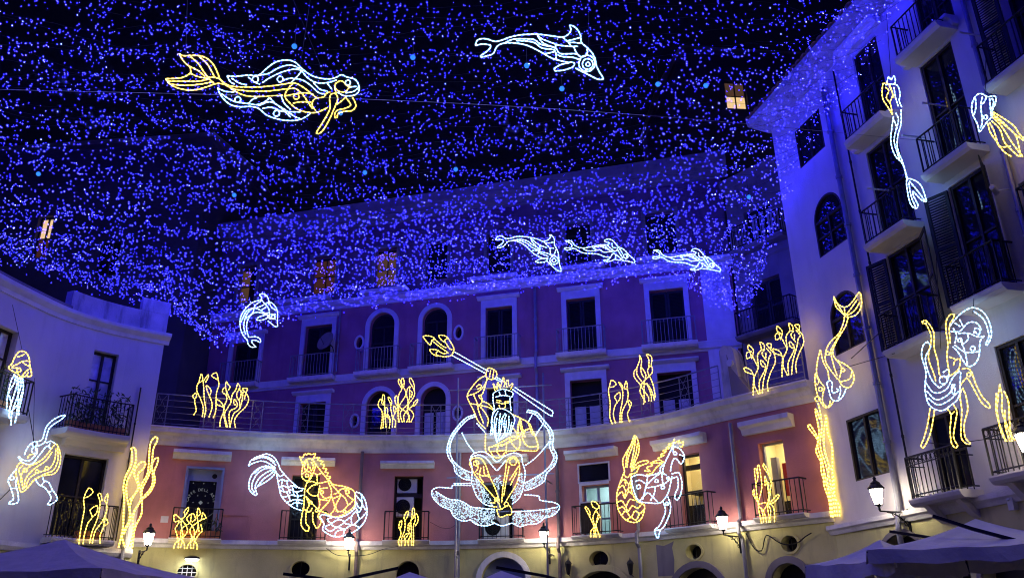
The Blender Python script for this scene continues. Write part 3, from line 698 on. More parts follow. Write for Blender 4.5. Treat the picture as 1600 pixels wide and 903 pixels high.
dish = thing('satellite_dish', 'dark round satellite dish beside the leftmost framed upper window', 'satellite dish', tuple(FU.pt(FU.hit(524, 545)[0], FU.hit(524, 545)[1], 0.5)))
p = FU.pt(FU.hit(522, 542)[0], FU.hit(522, 542)[1], 0.55); b = MB(); dn = Vector((-0.5, -0.8, 0.3)).normalized()
b.tube([p, p+dn*0.02, p+dn*0.06, p+dn*0.12], [0.06, 0.2, 0.32, 0.38], 16); b.build('reflector', M_GREY, dish)
b = MB(); b.tube([p, p-dn*0.3, FU.pt(FU.hit(522, 542)[0], p.z-0.2, 0.0)], 0.02, 5); b.tube([p-Vector((0, 0, .3)), p+dn*0.4], 0.01, 4); b.build('arm', M_IRON, dish)

# ------------------------------------------------------------------ dark building in the gap at the right
GP = Vector((7.35, 25.3)); gd = Vector((0.62, -0.78)).normalized()
FG = Facade([tuple(GP), tuple(GP+gd*9)])
GB = thing('building', 'narrow unlit house in the gap left of the white side building', 'building', (8.5, 24, 0))
go = [FG.op(1174, 1224, 434, 518), FG.op(1164, 1208, 322, 384)]
b = MB(); FG.wall(b, 0, 9, ZT-1, 15.8, go); b.build('wall', M_GREY, GB)
b = MB(); b.poly([FG.pt(0, 15.8, 0.3), FG.pt(9, 15.8, 0.3), FG.pt(9, 16.6, -7), FG.pt(0, 16.6, -7)]); b.build('roof', M_TILE, GB)
b = MB(); FG.sweep(b, 0, 9, [(0, 15.4), (.15, 15.5), (.3, 15.78), (0, 15.78)]); b.build('eaves', M_GREY, GB)
for i, o in enumerate(go):
    shutters(FG, GB, o) if i == 0 else window(FG, GB, o, cols=3, rows=1, frame=M_SHUT, pane=M_PALEPAN, fr=0.1)
    balcony(FG, GB, o['s0']-0.4, o['s1']+0.5, o['z0']-0.02, 0.4, 0.8, slab=M_GREY)
b = MB(); FG.sweep(b, 0, 9, [(0, go[1]['z0']-.5), (.08, go[1]['z0']-.45), (.08, go[1]['z0']-.25), (0, go[1]['z0']-.2)]); b.build('string_course', M_GREY, GB)

# ------------------------------------------------------------------ white building on the right
RB = thing('building', 'tall white building with stacked iron balconies along the right side', 'building', (RP0.x, RP0.y, 0))
def rect(s0, s1, z0, z1, kind='rect', **k): return dict(s0=s0, s1=s1, z0=z0, z1=z1, kind=kind, **k)
WIN = [rect(1.18, 2.3, 9.9, 11.35, 'arch'), rect(1.18, 2.3, 7.42, 8.8, 'arch'), rect(1.15, 2.38, 4.57, 5.92), rect(1.0, 2.1, 12.5, 13.6)]
DA = [rect(3.65, 4.5, 3.95, 5.38), rect(3.42, 4.5, 6.9, 8.95), rect(3.42, 4.45, 9.32, 11.5), rect(3.6, 4.45, 11.95, 14.0)]
DB = [rect(5.62, 6.5, 4.05, 6.2), rect(5.45, 6.4, 7.12, 9.5), rect(5.45, 6.35, 9.85, 12.35), rect(5.7, 6.6, 12.6, 14.0)]
DC = [rect(7.6, 8.5, 10.75, 13.0), rect(7.6, 8.5, 7.7, 10.0), rect(7.45, 7.95, 8.3, 8.3+.02)]
DC = DC[:2]; SMW = rect(6.95, 7.4, 7.95, 8.75)
WT = 14.3
b = MB(); FR.wall(b, 0, 15, 3.75, WT, WIN+DA+DB+DC+[SMW], depth=0.3); b.build('white_wall', M_WHITE, RB)
gR = [rect(1.5, 3.0, 0, 3.35, 'arch', rise=0.72), rect(4.2, 5.6, 0, 2.9, 'arch', rise=0.6)]
b = MB(); FR.wall(b, 0, 15, 0, 3.55, gR, depth=0.3); b.build('yellow_wall', M_YEL, RB)
b = MB(); FR.sweep(b, 0, 15, [(0, 3.55), (.05, 3.55), (.09, 3.62), (.14, 3.66), (.14, 3.75), (0, 3.75)]); b.build('ledge', M_STONE, RB)
for o in gR:
    b = MB(); FR.panel(b, o, -0.28); b.build('arched_door', M_DKWOOD, RB); b = MB(); FR.ring(b, o, 0.1, -.02, .04); b.build('arch_surround', M_GREY, RB)
sd = Vector((0.97, 0.242, 0))
def back(p, d): return Vector(p)+sd*d
b = MB(); p0 = FR.pt(0, 0, 0); b.poly([p0, back(p0, 7), back(p0, 7)+Vector((0, 0, WT)), p0+Vector((0, 0, WT))]); b.build('side_wall', M_WHITE, RB)
b = MB(); FR.sweep(b, -0.15, 15, [(0, WT), (.62, WT+.1), (.66, WT+.25), (0, WT+.25)]); FR.fbox(b, -0.15, 15, WT+.003, WT+.25, -7, -0.003); b.build('eaves', M_OLDW, RB)
b = MB()
for k in range(66):
    q = -0.1+k*0.23
    n_ = 5; A0 = [FR.pt(q+0.1+0.1*math.cos(PI*i/n_), WT+.255+0.06*math.sin(PI*i/n_), 0.72) for i in range(n_+1)]; A1 = [FR.pt(q+0.1+0.1*math.cos(PI*i/n_), WT+1.2+0.06*math.sin(PI*i/n_), -4) for i in range(n_+1)]
    for i in range(n_): b.poly([A0[i], A0[i+1], A1[i+1], A1[i]])
b.build('roof_tiles', M_TILE, RB)
for i, o in enumerate(WIN):
    window(FR, RB, o, depth=0.1, cols=2, rows=1 if i else 2, fr=0.05, frame=M_DKWOOD)
    bk = MB(); FR.panel(bk, o, -0.297); bk.build('dark_room', M_VOID, RB)
window(FR, RB, SMW, depth=0.3, cols=1, rows=1); b = MB(); FR.fbox(b, SMW['s0']-.06, SMW['s1']+.06, SMW['z0']-.07, SMW['z0']-.002, -.05, .06); b.build('sill', M_STONE, RB)
for i, o in enumerate(DA):
    window(FR, RB, o, depth=0.14, cols=2, rows=2, frame=M_DKWOOD); bk = MB(); FR.panel(bk, o, -0.297); bk.build('dark_room', M_VOID, RB)
    fl = (3.86, 6.8, 9.17, 11.75)[i]
    balcony(FR, RB, 3.42 if i else 3.35, 4.62, fl, 0.45, 0.78, scroll=(i == 0), corbel=(i == 0), slab=M_WHITE, th=0.14)
    if i >= 2: lintel(FR, RB, o['s0']-.25, o['s1']+.25, o['z1']+.12, o['z1']+.3, d=0.3)
open_shutter(FR, RB, DA[1]['s0'], 6.95, 8.9, -0.5, 0.25); open_shutter(FR, RB, DA[1]['s1'], 6.95, 8.9, 0.5, 0.5)
for i, o in enumerate(DB):
    window(FR, RB, o, depth=0.14, cols=2, rows=2, frame=M_DKWOOD, pane=M_GLASS); bk = MB(); FR.panel(bk, o, -0.297); bk.build('dark_room', M_VOID, RB)
    fl = (3.95, 7.02, 9.78, 12.55)[i]
    balcony(FR, RB, 5.4, 6.55, fl, 0.45, 0.8, scroll=(i == 0), corbel=(i == 0), slab=M_WHITE, th=0.14)
    if i in (2,): lintel(FR, RB, o['s0']-.3, o['s1']+.3, o['z1']+.15, o['z1']+.35, d=0.3)
open_shutter(FR, RB, DB[1]['s0'], 7.15, 9.45, -0.48, 0.35); open_shutter(FR, RB, DB[1]['s1'], 7.15, 9.45, 0.48, 0.9)
open_shutter(FR, RB, DC[0]['s0'], 10.8, 12.9, -0.46, 0.2)
for i, o in enumerate(DC):
    window(FR, RB, o, depth=0.3, cols=2, rows=2); bk = MB(); FR.panel(bk, o, -0.297); bk.build('dark_room', M_VOID, RB)
    balcony(FR, RB, 7.25, 8.9, (10.55, 7.6)[i], 0.42, 0.85, slab=M_WHITE)
pipe([FR.pt(2.5, 13.9, .09), FR.pt(2.5, 3.9, .09), FR.pt(2.5, 3.4, .2), FR.pt(2.5, 0.1, .1)], 0.06, RB)
pipe([FR.pt(2.95, 14.1, .06), FR.pt(2.95, 3.9, .06)], 0.022, RB, m=M_CABLE)
pipe([FR.pt(6.92, 14.1, .08), FR.pt(6.92, 3.6, .08)], 0.045, RB)
cct = thing('security_camera', 'white tube security camera on the wall below the right jellyfish light', 'camera', tuple(FR.pt(6.85, 8.75, .2)))
b = MB(); p = FR.pt(6.72, 8.72, 0.28); b.tube([p-Vector((.1, .1, -.02)), p+Vector((.08, .08, 0))], 0.045, 8); b.build('body', M_AC, cct); b = MB(); b.tube([p, FR.pt(6.85, 8.72, 0)], 0.015, 5); b.build('arm', M_AC, cct)
spk = thing('wall_alarm', 'small white alarm box on the yellow wall under the right balcony', 'alarm', tuple(FR.pt(6.35, 3.2, 0)))
q, z = FR.hit(1578, 785, 0.1); b = MB(); FR.fbox(b, q-.06, q+.06, z-.12, z+.12, .003, .1); b.build('housing', M_AC, spk); b = MB(); b.octa(FR.pt(q, z+.05, .12), .03); b.build('lens', M_TRIM, spk)
for x, y in ((1478, 166), (1446, 216), (1389, 298), (1537, 57)):
    q, z = FR.hit(x, y); b = MB(); b.tube([FR.pt(q, z, 0), FR.pt(q, z-.01, .55)], .02, 6); b.build('awning_rod', M_TRIM, RB)

# ------------------------------------------------------------------ white building on the left
LB = thing('building', 'white curved building with two balconies along the left side', 'building', (-11.5, 20, 0))
LL = FL.len
l1 = FL.op(141, 181, 549, 618, z0=6.55); l2 = FL.op(88, 160, 711, 840, z0=3.95); l0 = FL.op(-18, 22, 508, 600, z0=6.55)
LT = 9.35
b = MB(); FL.wall(b, 0, LL, 3.7, LT, [l0, l1, l2], depth=0.28); b.build('white_wall', M_WHITE, LB)
b = MB(); FL.wall(b, 0, LL, 0, 3.5, [], 0.2); b.build('yellow_wall', M_YEL, LB)
b = MB(); FL.sweep(b, 0, LL, [(0, 3.5), (.06, 3.5), (.14, 3.6), (.14, 3.7), (0, 3.7)]); b.build('ledge', M_STONE, LB)
b = MB(); FL.sweep(b, 0, LL+0.12, [(0, LT), (.05, LT), (.08, LT+.1), (.2, LT+.2), (.22, LT+.26), (.22, LT+.3), (0, LT+.3)]); b.build('cornice', M_TRIM, LB)
sA = FL.hit(112, 470)[0]
b = MB(); FL.fbox(b, sA, LL, LT+.302, LT+.9, -0.25, 0.02); b.build('attic_wall', M_OLDW, LB)
b = MB(); FL.fbox(b, LL-.75, LL+.02, LT+.903, LT+1.28, -0.25, 0.03); b.build('attic_block', M_OLDW, LB)
b = MB(); FL.fbox(b, 0, sA-.003, LT+.302, LT+.42, -0.6, 0.12); b.build('gutter', M_GREY, LB)
e_ = FL.pt(LL, 0, 0); b = MB(); b.poly([e_, e_+Vector((-5, 4, 0)), e_+Vector((-5, 4, LT+1)), e_+Vector((0, 0, LT+1))]); b.build('end_wall', M_WHITE, LB)
b = MB(); pl = [FL.pt(q*LL/20, LT+.31, -.2) for q in range(21)]; b.poly(pl+[Vector((-24, 26, LT+.31)), Vector((-24, 12, LT+.31))]); b.build('roof', M_TILE, LB)
window(FL, LB, l1, cols=2, rows=3, pane=M_CURT); window(FL, LB, l0, cols=2, rows=3, pane=M_CURT); window(FL, LB, l2, cols=2, rows=2, frame=M_DKWOOD)
for o in (l0, l1, l2): bk = MB(); FL.panel(bk, o, -0.277); bk.build('dark_room', M_VOID, LB)
s0, s1 = FL.hit(108, 640, .5)[0], FL.hit(205, 650, .5)[0]
balcony(FL, LB, s0, s1, 6.5, .6, 0.85, slab=M_WHITE, th=.16)
s0b, s1b = FL.hit(-60, 620, .45)[0], FL.hit(46, 620, .45)[0]
balcony(FL, LB, s0b, s1b, 6.5, .5, 0.85, slab=M_WHITE, th=.16)
o = FL.op(102, 198, 686, 699, off=.2); lintel(FL, LB, o['s0'], o['s1'], o['z0']-.02, o['z1']+.05, d=.32, m=M_WHITE)
s0c, s1c = FL.hit(80, 825, .3)[0], FL.hit(176, 835, .3)[0]
balcony(FL, LB, s0c, s1c, 3.86, .42, 0.85, slab=M_STONE)
s_ = FL.hit(212, 650)[0]; pipe([FL.pt(s_, 8.0, .05), FL.pt(s_, 3.9, .05)], 0.02, LB, m=M_CABLE)
pipe([FL.pt(LL-.25, 5.0, .1), FL.pt(LL-.25, 0.1, .1)], 0.06, LB)
# planters with shrubs on the left balconies
def planter(F, s0, s1, z, off, label, leaves, hgt, seed):
    rnd = random.Random(seed)
    t = thing('planter', label, 'planter', tuple(F.pt((s0+s1)/2, z, off)))
    b = MB(); F.sweep(b, s0, s1, [(off-.09, z), (off+.09, z), (off+.12, z+.2), (off-.12, z+.2)]); b.build('trough', M_TERRA, t)
    b = MB()
    for k in range(leaves):
        q = rnd.uniform(s0, s1); h = z+.18+rnd.random()**1.4*hgt; o_ = off+rnd.uniform(-.2, .2); c = F.pt(q, h, o_)
        a = Vector((rnd.uniform(-1, 1), rnd.uniform(-1, 1), rnd.uniform(-.5, 1))).normalized()*rnd.uniform(.05, .1); d = a.orthogonal().normalized()*rnd.uniform(.015, .03)
        b.poly([c-a, c+d, c+a, c-d])
    for k in range(10):
        q = rnd.uniform(s0, s1); b.tube([F.pt(q, z+.15, off), F.pt(q+rnd.uniform(-.1, .1), z+.2+hgt*.8, off+rnd.uniform(-.1, .1))], .006, 3)
    b.build('foliage', M_LEAF, t); return t
planter(FL, s0+.1, s1-.1, 6.51, .38, 'dark bushy plants behind the railing of the left upper balcony', 420, .95, 3)
planter(FL, (s0c+s1c)/2-.1, s1c-.25, 3.87, .2, 'orange terracotta trough on the lower left balcony', 90, .4, 4)
planter(FL, s1b-1.6, s1b-.15, 6.51, .3, 'dark plants on the balcony at the left edge by the jellyfish light', 200, .9, 5)
planter(FC, W1['s0']-.2, W1['s1']+.15, ZB, .2, 'low dark plants behind the rail of the blue-framed door', 140, .4, 6)
# rooftop haze of dark houses behind the left building
M_FAR = mat('dark_far_plaster', (0.07, 0.065, 0.075), 0.9, var=0.2, scale=0.8)
def far_house(x0, x1, y, z1, dep, label, wins, m=M_FAR, slope=0.0):
    F = Facade([(x0, y-slope*x0), (x1, y-slope*x1)])
    t = thing('building', label, 'building', ((x0+x1)/2, y-slope*(x0+x1)/2, 0)); W = F.len
    ops = [F.op(*w_[:4]) for w_ in wins]
    b = MB(); F.wall(b, 0, W, 0, z1, ops)
    for q in (0, W): b.poly([F.pt(q, 0, 0), F.pt(q, 0, -dep), F.pt(q, z1, -dep), F.pt(q, z1, 0)])
    b.build('wall', m, t)
    b = MB(); F.sweep(b, -.2, W+.2, [(-dep, z1+.003), (.35, z1+.003), (.35, z1+.2), (-dep*.5, z1+1.0), (-dep, z1+.2)]); b.build('roof', M_FAR, t)
    for o_, wv in zip(ops, wins): window(F, t, o_, cols=2, rows=2, frame=M_DKWOOD, pane=wv[4] if wv[4] is not None else M_GLASS)
far_house(-28, -12.0, 27.5, 20.0, 8, 'dark house with one dim lit window behind the left white building', [(54, 78, 338, 402, [M_FARR, M_FARB]), (150, 185, 375, 430, None)], slope=0.1)
far_house(9.5, 19, 36.5, 31.0, 9, 'tall far house with one bright window behind the roofs at right', [(1134, 1167, 126, 170, [M_FARB, M_FARW])], slope=-0.1)
far_house(-30, -14.5, 40, 23.0, 9, 'distant dark block far behind the left roofs', [], slope=0.05)

# ------------------------------------------------------------------ rope-light figures
class Pl:
    """upright flat frame on which a figure is bent: through p, facing n"""
    def __init__(s, p, n): s.p = Vector(p); s.n = Vector((n[0], n[1], 0)).normalized()
    def hit(s, x, y): d = ray(x, y); return CAM + d*((s.p-CAM).dot(s.n)/d.dot(s.n))
def facing(p, wall=None, k=0.0):
    v = Vector((CAM.x-p[0], CAM.y-p[1], 0)).normalized()
    return v if wall is None else (v*(1-k)+wall*k).normalized()
def on_wall(F, x, y, off, k=1.0):
    q, z = F.hit(x, y, off); p = F.pt(q, z, off); return Pl(p, facing(p, F.normal(q), k))
def in_air(x, y, z): p = at_height(x, y, z); return Pl(p, facing(p))
RR_ = 0.026; ROPE_R = 0.48
def C_(cx, cy, r, n=10): return ('c', [(cx+r*math.cos(2*PI*i/n), cy+r*math.sin(2*PI*i/n)) for i in range(n)])
def parse(s):
    out = []
    for ln in s.strip().split(';'):
        ln = ln.strip()
        if not ln: continue
        if ln[0] == 'o':
            a = [float(t) for t in ln[1:].split()]; out.append(C_(*a))
        else:
            v = [float(t) for t in ln.replace(',', ' ').split()]; out.append(('l', list(zip(v[0::2], v[1::2]))))
    return out
def figure(name, label, crop, plane, parts, r=RR_, wires=(), group=None, cat='light sculpture', sx=(1, 0, 1, 0), jit=0.012):
    x0, y0, sc = crop
    allp = []
    built = []
    for pn, colr, data in parts:
        m = MB()
        for kind, pts in (parse(data) if isinstance(data, str) else data):
            P = [plane.hit(x0+(a*sx[0]+sx[1])/sc, y0+(c*sx[2]+sx[3])/sc) for a, c in pts]
            dz = random.uniform(-jit, jit); P = [p+plane.n*dz for p in P]
            closed = kind == 'c' or (P[0]-P[-1]).length < 1e-4
            if closed and kind != 'c': P = P[:-1]
            Q = catmull(P, 0.055, closed); m.tube(Q, r*ROPE_R, 5, closed=closed, along=True); allp += P
        built.append((pn, colr, m))
    base = min(allp, key=lambda p: p.z); c = sum(allp, Vector())/len(allp)
    t = thing(name, label, cat, (c.x, c.y, base.z), group)
    for pn, colr, m in built: m.build(pn, M_RW if colr == 'w' else M_RY, t, smooth=True)
    if wires:
        for (xa, ya), q in wires:
            b = MB(); p = plane.hit(xa, ya); b.tube([p, Vector(q) if not callable(q) else q(p)], 0.006, 4)
            b.build('hanging_wire', M_CABLE, t)
    return t
up = lambda h, dx=0.0, dy=0.0: (lambda p: p+Vector((dx, dy, h)))

P_ = in_air(415, 145, 11.3)
figure('mermaid_light', 'large yellow and white rope-light mermaid swimming overhead at upper left', (250, 70, 5), P_, [
 ('tail', 'y', '''150 75 185 90 240 88 310 90 365 110 410 150 440 200 465 265;150 75 175 120 205 155 235 180 240 225;240 225 200 250 150 265 45 270;
 45 270 80 310 140 340 220 355 300 350 380 325 440 305 500 310 560 345;240 95 300 150 340 210 370 250;310 95 370 150 410 220 430 255;225 170 290 200 350 250;240 225 300 250 370 262;
 60 285 180 285 300 285 380 268;90 310 200 318 320 308 410 290;370 255 420 255 465 265;380 265 420 300;465 265 510 305 570 325 680 330 800 328 920 315 1040 298 1100 320 1150 355 1200 395 1225 415;
 560 345 610 375 680 400 760 405 850 400 960 395;480 280 560 340 700 362 840 362 990 345'''),
 ('body', 'y', '''1040 300 1000 345 975 400 1010 450 1070 500 1140 525 1210 530 1260 515 1310 490;1000 345 1060 345 1110 385 1150 440 1190 500;975 400 1050 385 1130 375 1200 385;
 1040 460 1100 450 1180 452;1225 415 1195 440 1190 480 1215 515;o1065 405 22;1225 415 1280 410 1300 380 1330 370'''),
 ('arm', 'y', '1330 490 1310 540 1270 610 1220 690 1240 697 1280 660 1330 570 1360 500 1385 440 1385 400 1365 380 1335 390 1325 430 1330 490;1385 465 1430 430 1450 405'),
 ('arm', 'y', '1450 410 1490 470 1440 500 1390 510 1365 540 1370 570 1385 570 1390 540 1440 520 1500 515 1530 480 1520 440 1500 405'),
 ('face', 'y', '1365 340 1370 310 1410 285 1440 300 1460 325 1500 330;1365 340 1400 370 1450 370 1475 340;1365 345 1375 375'),
 ('hair', 'w', '''525 245 590 250 680 240 770 240 830 190 900 140 980 122 1050 135 1110 190 1180 240 1260 265 1340 268 1390 250 1420 235 1460 255 1520 270 1550 310 1555 360 1520 395 1440 400 1390 375;
 525 245 550 290 585 308;560 262 620 300 680 315;690 255 735 290 780 312;770 240 850 225 930 180 1020 160 1090 185;800 300 860 260 960 215 1050 195 1105 205;
 930 295 1000 265 1060 265 1120 280 1180 320 1240 375 1290 385;1105 205 1080 240 1030 290;1105 205 1150 260 1220 300 1310 300 1380 280;1200 300 1250 350 1310 365;1310 305 1345 350;
 o745 272 24;o940 268 23;o1468 298 20;1480 335 1540 330;1450 380 1510 370 1550 340'''),
 ('trailing_hair', 'w', '''450 340 470 390 510 440 560 475 630 488 700 485 770 500 830 550 910 580 1000 595 1080 590 1140 565 1175 540;450 340 510 365 580 370;
 480 385 540 425 600 450 680 460 760 470 830 440 855 415;o608 428 23;o910 540 24;690 465 720 430 760 415;770 480 850 450 900 465 960 510 1020 570;800 500 870 490 950 520 1040 525 1100 525;
 860 415 900 460 980 510 1050 560 1090 575;945 400 970 460 1020 510''')], r=0.021,
 wires=(((469, 103), up(2.6, .1)), ((505, 113), up(2.4, -1.0)), ((290, 88), up(2.6, -.3))))
P_ = in_air(845, 85, 11.6)
DOL = [('body', 'w', '''95 305 110 255 150 232 220 232 320 262 400 245 480 215 600 188 720 180 800 180 900 190 1000 205 1090 212 1150 180 1180 130 1165 80 1210 90 1260 135 1290 200 1295 270 1350 320 1410 380 1450 450 1470 540 1510 620 1545 670 1540 690 1490 692 1420 660 1320 610 1230 565;
 260 300 265 330 210 385 150 425 160 438 230 425 300 395 330 330 380 290 460 275 560 280 680 305 780 350 870 400 960 450 1060 480 1150 500;95 305 180 290 260 300;
 440 270 520 235 640 230 760 240 830 290 920 315 1000 330 1050 395 1150 400 1240 400 1290 440;560 250 680 255 770 275 830 325 910 345 990 355 1010 400 1080 430 1200 440 1290 470;
 800 185 850 225 940 260 1040 295 1170 310 1260 310;800 190 830 240 880 285 1000 330;1090 212 1150 265 1180 310;1150 245 1230 225 1290 205;1150 265 1220 265 1290 275;
 1210 310 1240 380 1290 430 1340 420 1370 370 1360 345;1005 290 1005 330;870 400 930 390 990 375;1010 400 1010 455'''),
 ('flipper', 'w', '1150 500 1060 520 985 570 1000 590 1100 580 1200 545 1220 505 1180 490 1150 500'), ('eye', 'w', 'o1372 520 22;o1368 518 60;o1360 510 92')]
figure('dolphin_light', 'large white rope-light dolphin overhead in the top middle', (730, 30, 7.273), P_, DOL, r=0.021, wires=(((920, 75), up(2.4, .1)),), group='white dolphin lights')
P_ = in_air(826, 395, 11.6)
figure('dolphin_light', 'leftmost and steepest of the three small dolphins under the net', (770, 360, 12.9), P_, [('body', 'w', '''60 190 90 130 160 110 220 140 290 170 380 150 480 125 620 125 760 145 900 175 1000 220 1070 210 1140 170 1160 120 1145 85 1200 110 1240 180 1240 280 1290 380 1325 480 1335 600 1350 700 1380 800 1350 825 1280 790 1180 700 1090 620;
 60 190 150 180 220 210 180 270 90 330 110 350 200 330 260 270 310 220 420 205 530 235 650 300 740 390 820 460 920 520 1020 560 1100 570;
 420 195 560 180 700 215 780 280 860 320 920 360 960 430 1060 450 1150 480 1190 530;480 195 600 220 720 280 800 350 900 385 940 450 1040 490 1130 530;770 160 860 240 960 300 1080 345;770 165 800 240 870 310;
 1030 230 1100 310 1150 370 1160 470 1200 500;1060 260 1150 255 1220 240;1150 360 1230 360;1270 390 1240 480 1190 510;950 310 950 400;920 400 910 480;800 410 910 405'''),
 ('flipper', 'w', '1100 560 960 580 860 630 900 650 1020 645 1090 610 1110 570 1100 560'), ('eye', 'w', 'o1235 605 40;o1235 605 85')], r=0.02, group='white dolphin lights', wires=(((860, 366), up(0.9)),))
D3 = [('body', 'w', '''50 215 110 205 180 230 220 290 300 340 420 355 540 335 680 305 820 290 900 290 930 250 840 225 850 190 920 175 990 200 1050 260 1110 330 1200 370 1270 430 1330 500 1400 560 1450 620 1430 650 1340 630 1200 605 1050 590;
 50 215 150 260 180 310 130 350 30 350 40 385 110 395 180 360 250 370 340 430 460 460 600 465 720 480 830 525 950 545;400 375 480 410 600 415 700 400 760 405 830 445 960 425;600 350 680 400;
 620 345 720 330 820 310 900 370 970 430;740 320 840 360 960 420;890 300 980 380 1060 420 1110 340;980 260 1000 340 1080 350;960 430 1080 420;1100 400 1150 480 1200 560;1140 370 1200 470;1060 480 1130 540 1200 590;1290 480 1310 530 1260 580'''),
 ('flipper', 'w', '950 545 910 590 810 600 830 625 920 630 1010 600 1060 560 1050 490 1000 465 970 520 950 545'), ('eye', 'w', 'o1250 520 38')]
figure('dolphin_light', 'middle one of the three small dolphins under the net', (880, 360, 12.9), in_air(938, 395, 11.5), D3, r=0.02, group='white dolphin lights', wires=(((955, 376), up(1.0)),))
figure('dolphin_light', 'rightmost of the three small dolphins, over the upper cornice', (1010, 370, 12.9), in_air(1075, 407, 11.3), D3, r=0.02, sx=(.968, 100, .97, 66), group='white dolphin lights', wires=(((1085, 392), up(1.1)),))
figure('dolphin_light', 'curled white dolphin leaping at the left end of the net', (360, 450, 9.03), in_air(405, 500, 9.9), [('body', 'w', '''240 735 190 680 150 600 135 500 145 410 190 320 260 240 340 190 430 165 440 130 410 95 440 80 500 95 535 150 545 190 600 220 645 280 665 350 665 420 660 480 668 530 650 548 600 520 530 460;
 260 690 235 610 230 520 250 440 300 370 370 340 440 350 500 370;215 650 190 560 195 480 220 390 280 310 340 280 420 310 480 350 540 350;330 290 350 240 420 190 440 165;330 290 320 340 260 400 215 420;
 370 280 440 250 500 220 540 200;440 170 490 230 540 290 550 380 560 440;545 200 580 270 640 310;500 270 440 310;640 370 560 370 530 420 640 440;150 480 190 390 240 310 320 280'''),
 ('tail_fin', 'w', '240 735 250 790 290 830 360 830 330 800 300 760 310 735 370 740 415 770 430 750 410 710 350 685 270 695'), ('flipper', 'w', '520 375 460 390 400 410 370 450 430 455 500 435 530 400 520 375'), ('eye', 'w', 'o605 405 26')], r=0.022, group='white dolphin lights', wires=(((409, 459), up(.9)),))
figure('jellyfish_light', 'jellyfish light with yellow bell and white tentacles at the left edge', (0, 540, 6.95), on_wall(FL, 30, 600, 0.65, .5), [('bell', 'y', '''90 240 130 190 160 120 200 70 240 60 285 80 315 140 320 210 340 300 330 335 280 330 220 340 190 300 150 285 90 240;190 120 230 110 265 90;130 225 190 200 240 170 310 165;240 170 270 200 320 225;130 240 190 240 220 240;o205 265 22;240 330 280 280 320 250;285 330 310 290'''),
 ('tentacles', 'w', '''155 310 120 380 95 480 75 600 70 690;170 320 160 400 110 480 80 560;185 330 185 430 150 540 120 640 95 770;205 345 200 450 195 560 205 750;225 350 225 450 180 580 130 720 120 860;245 350 255 450 240 560 210 680 200 750;100 540 120 620 100 700 105 790;190 650 180 760 160 840;240 500 200 620 120 720''')], r=0.027, wires=(((35, 549), up(1.2, -.5)),))
figure('dancer_light', 'white dancer light with long raised arm in a yellow shell dress, lower left', (0, 640, 5.64), on_wall(FL, 55, 720, 0.5, .65), [
 ('arm', 'w', '575 45 520 60 460 95 410 150 390 210 370 265 320 280 280 290 240 340 215 400;575 50 540 85 470 130 430 170 410 230 395 285 340 315 290 320'),
 ('head', 'w', 'o308 300 24;o305 357 26;165 410 200 440 260 445 300 410 325 380 310 345;160 415 190 455 240 480 290 470 330 420 370 370 400 330 420 320 450 345;410 290 450 275 490 300;430 320 440 290'),
 ('leg', 'w', '145 520 100 570 70 620 90 680 110 740 115 790 75 815 80 830 130 825 160 805 155 730 135 640 150 600;o105 600 18;95 690 140 690'),
 ('leg', 'w', '310 610 345 660 390 680 430 730 450 780 420 830 440 835 500 795 500 760 460 700 430 640 385 620 380 590;365 665 390 630;430 725 460 710'),
 ('dress', 'y', '''185 720 160 640 140 560 150 500 180 465 230 480 300 480 380 430 440 360 490 300 520 340 535 420 520 500 480 560 400 575 320 600 270 650 230 700 185 720;200 700 190 600 165 530 200 490;210 690 230 600 300 520 400 450 460 370;
 225 680 260 600 340 550 430 520 480 440 490 340;240 690 300 620 400 560 470 530 510 440 505 330;185 640 190 560 260 500 350 450;o218 532 17;o328 543 16;o412 514 16;240 425 260 395 300 390''')], r=0.025, wires=(((52, 690), up(1.6, -.3)),))
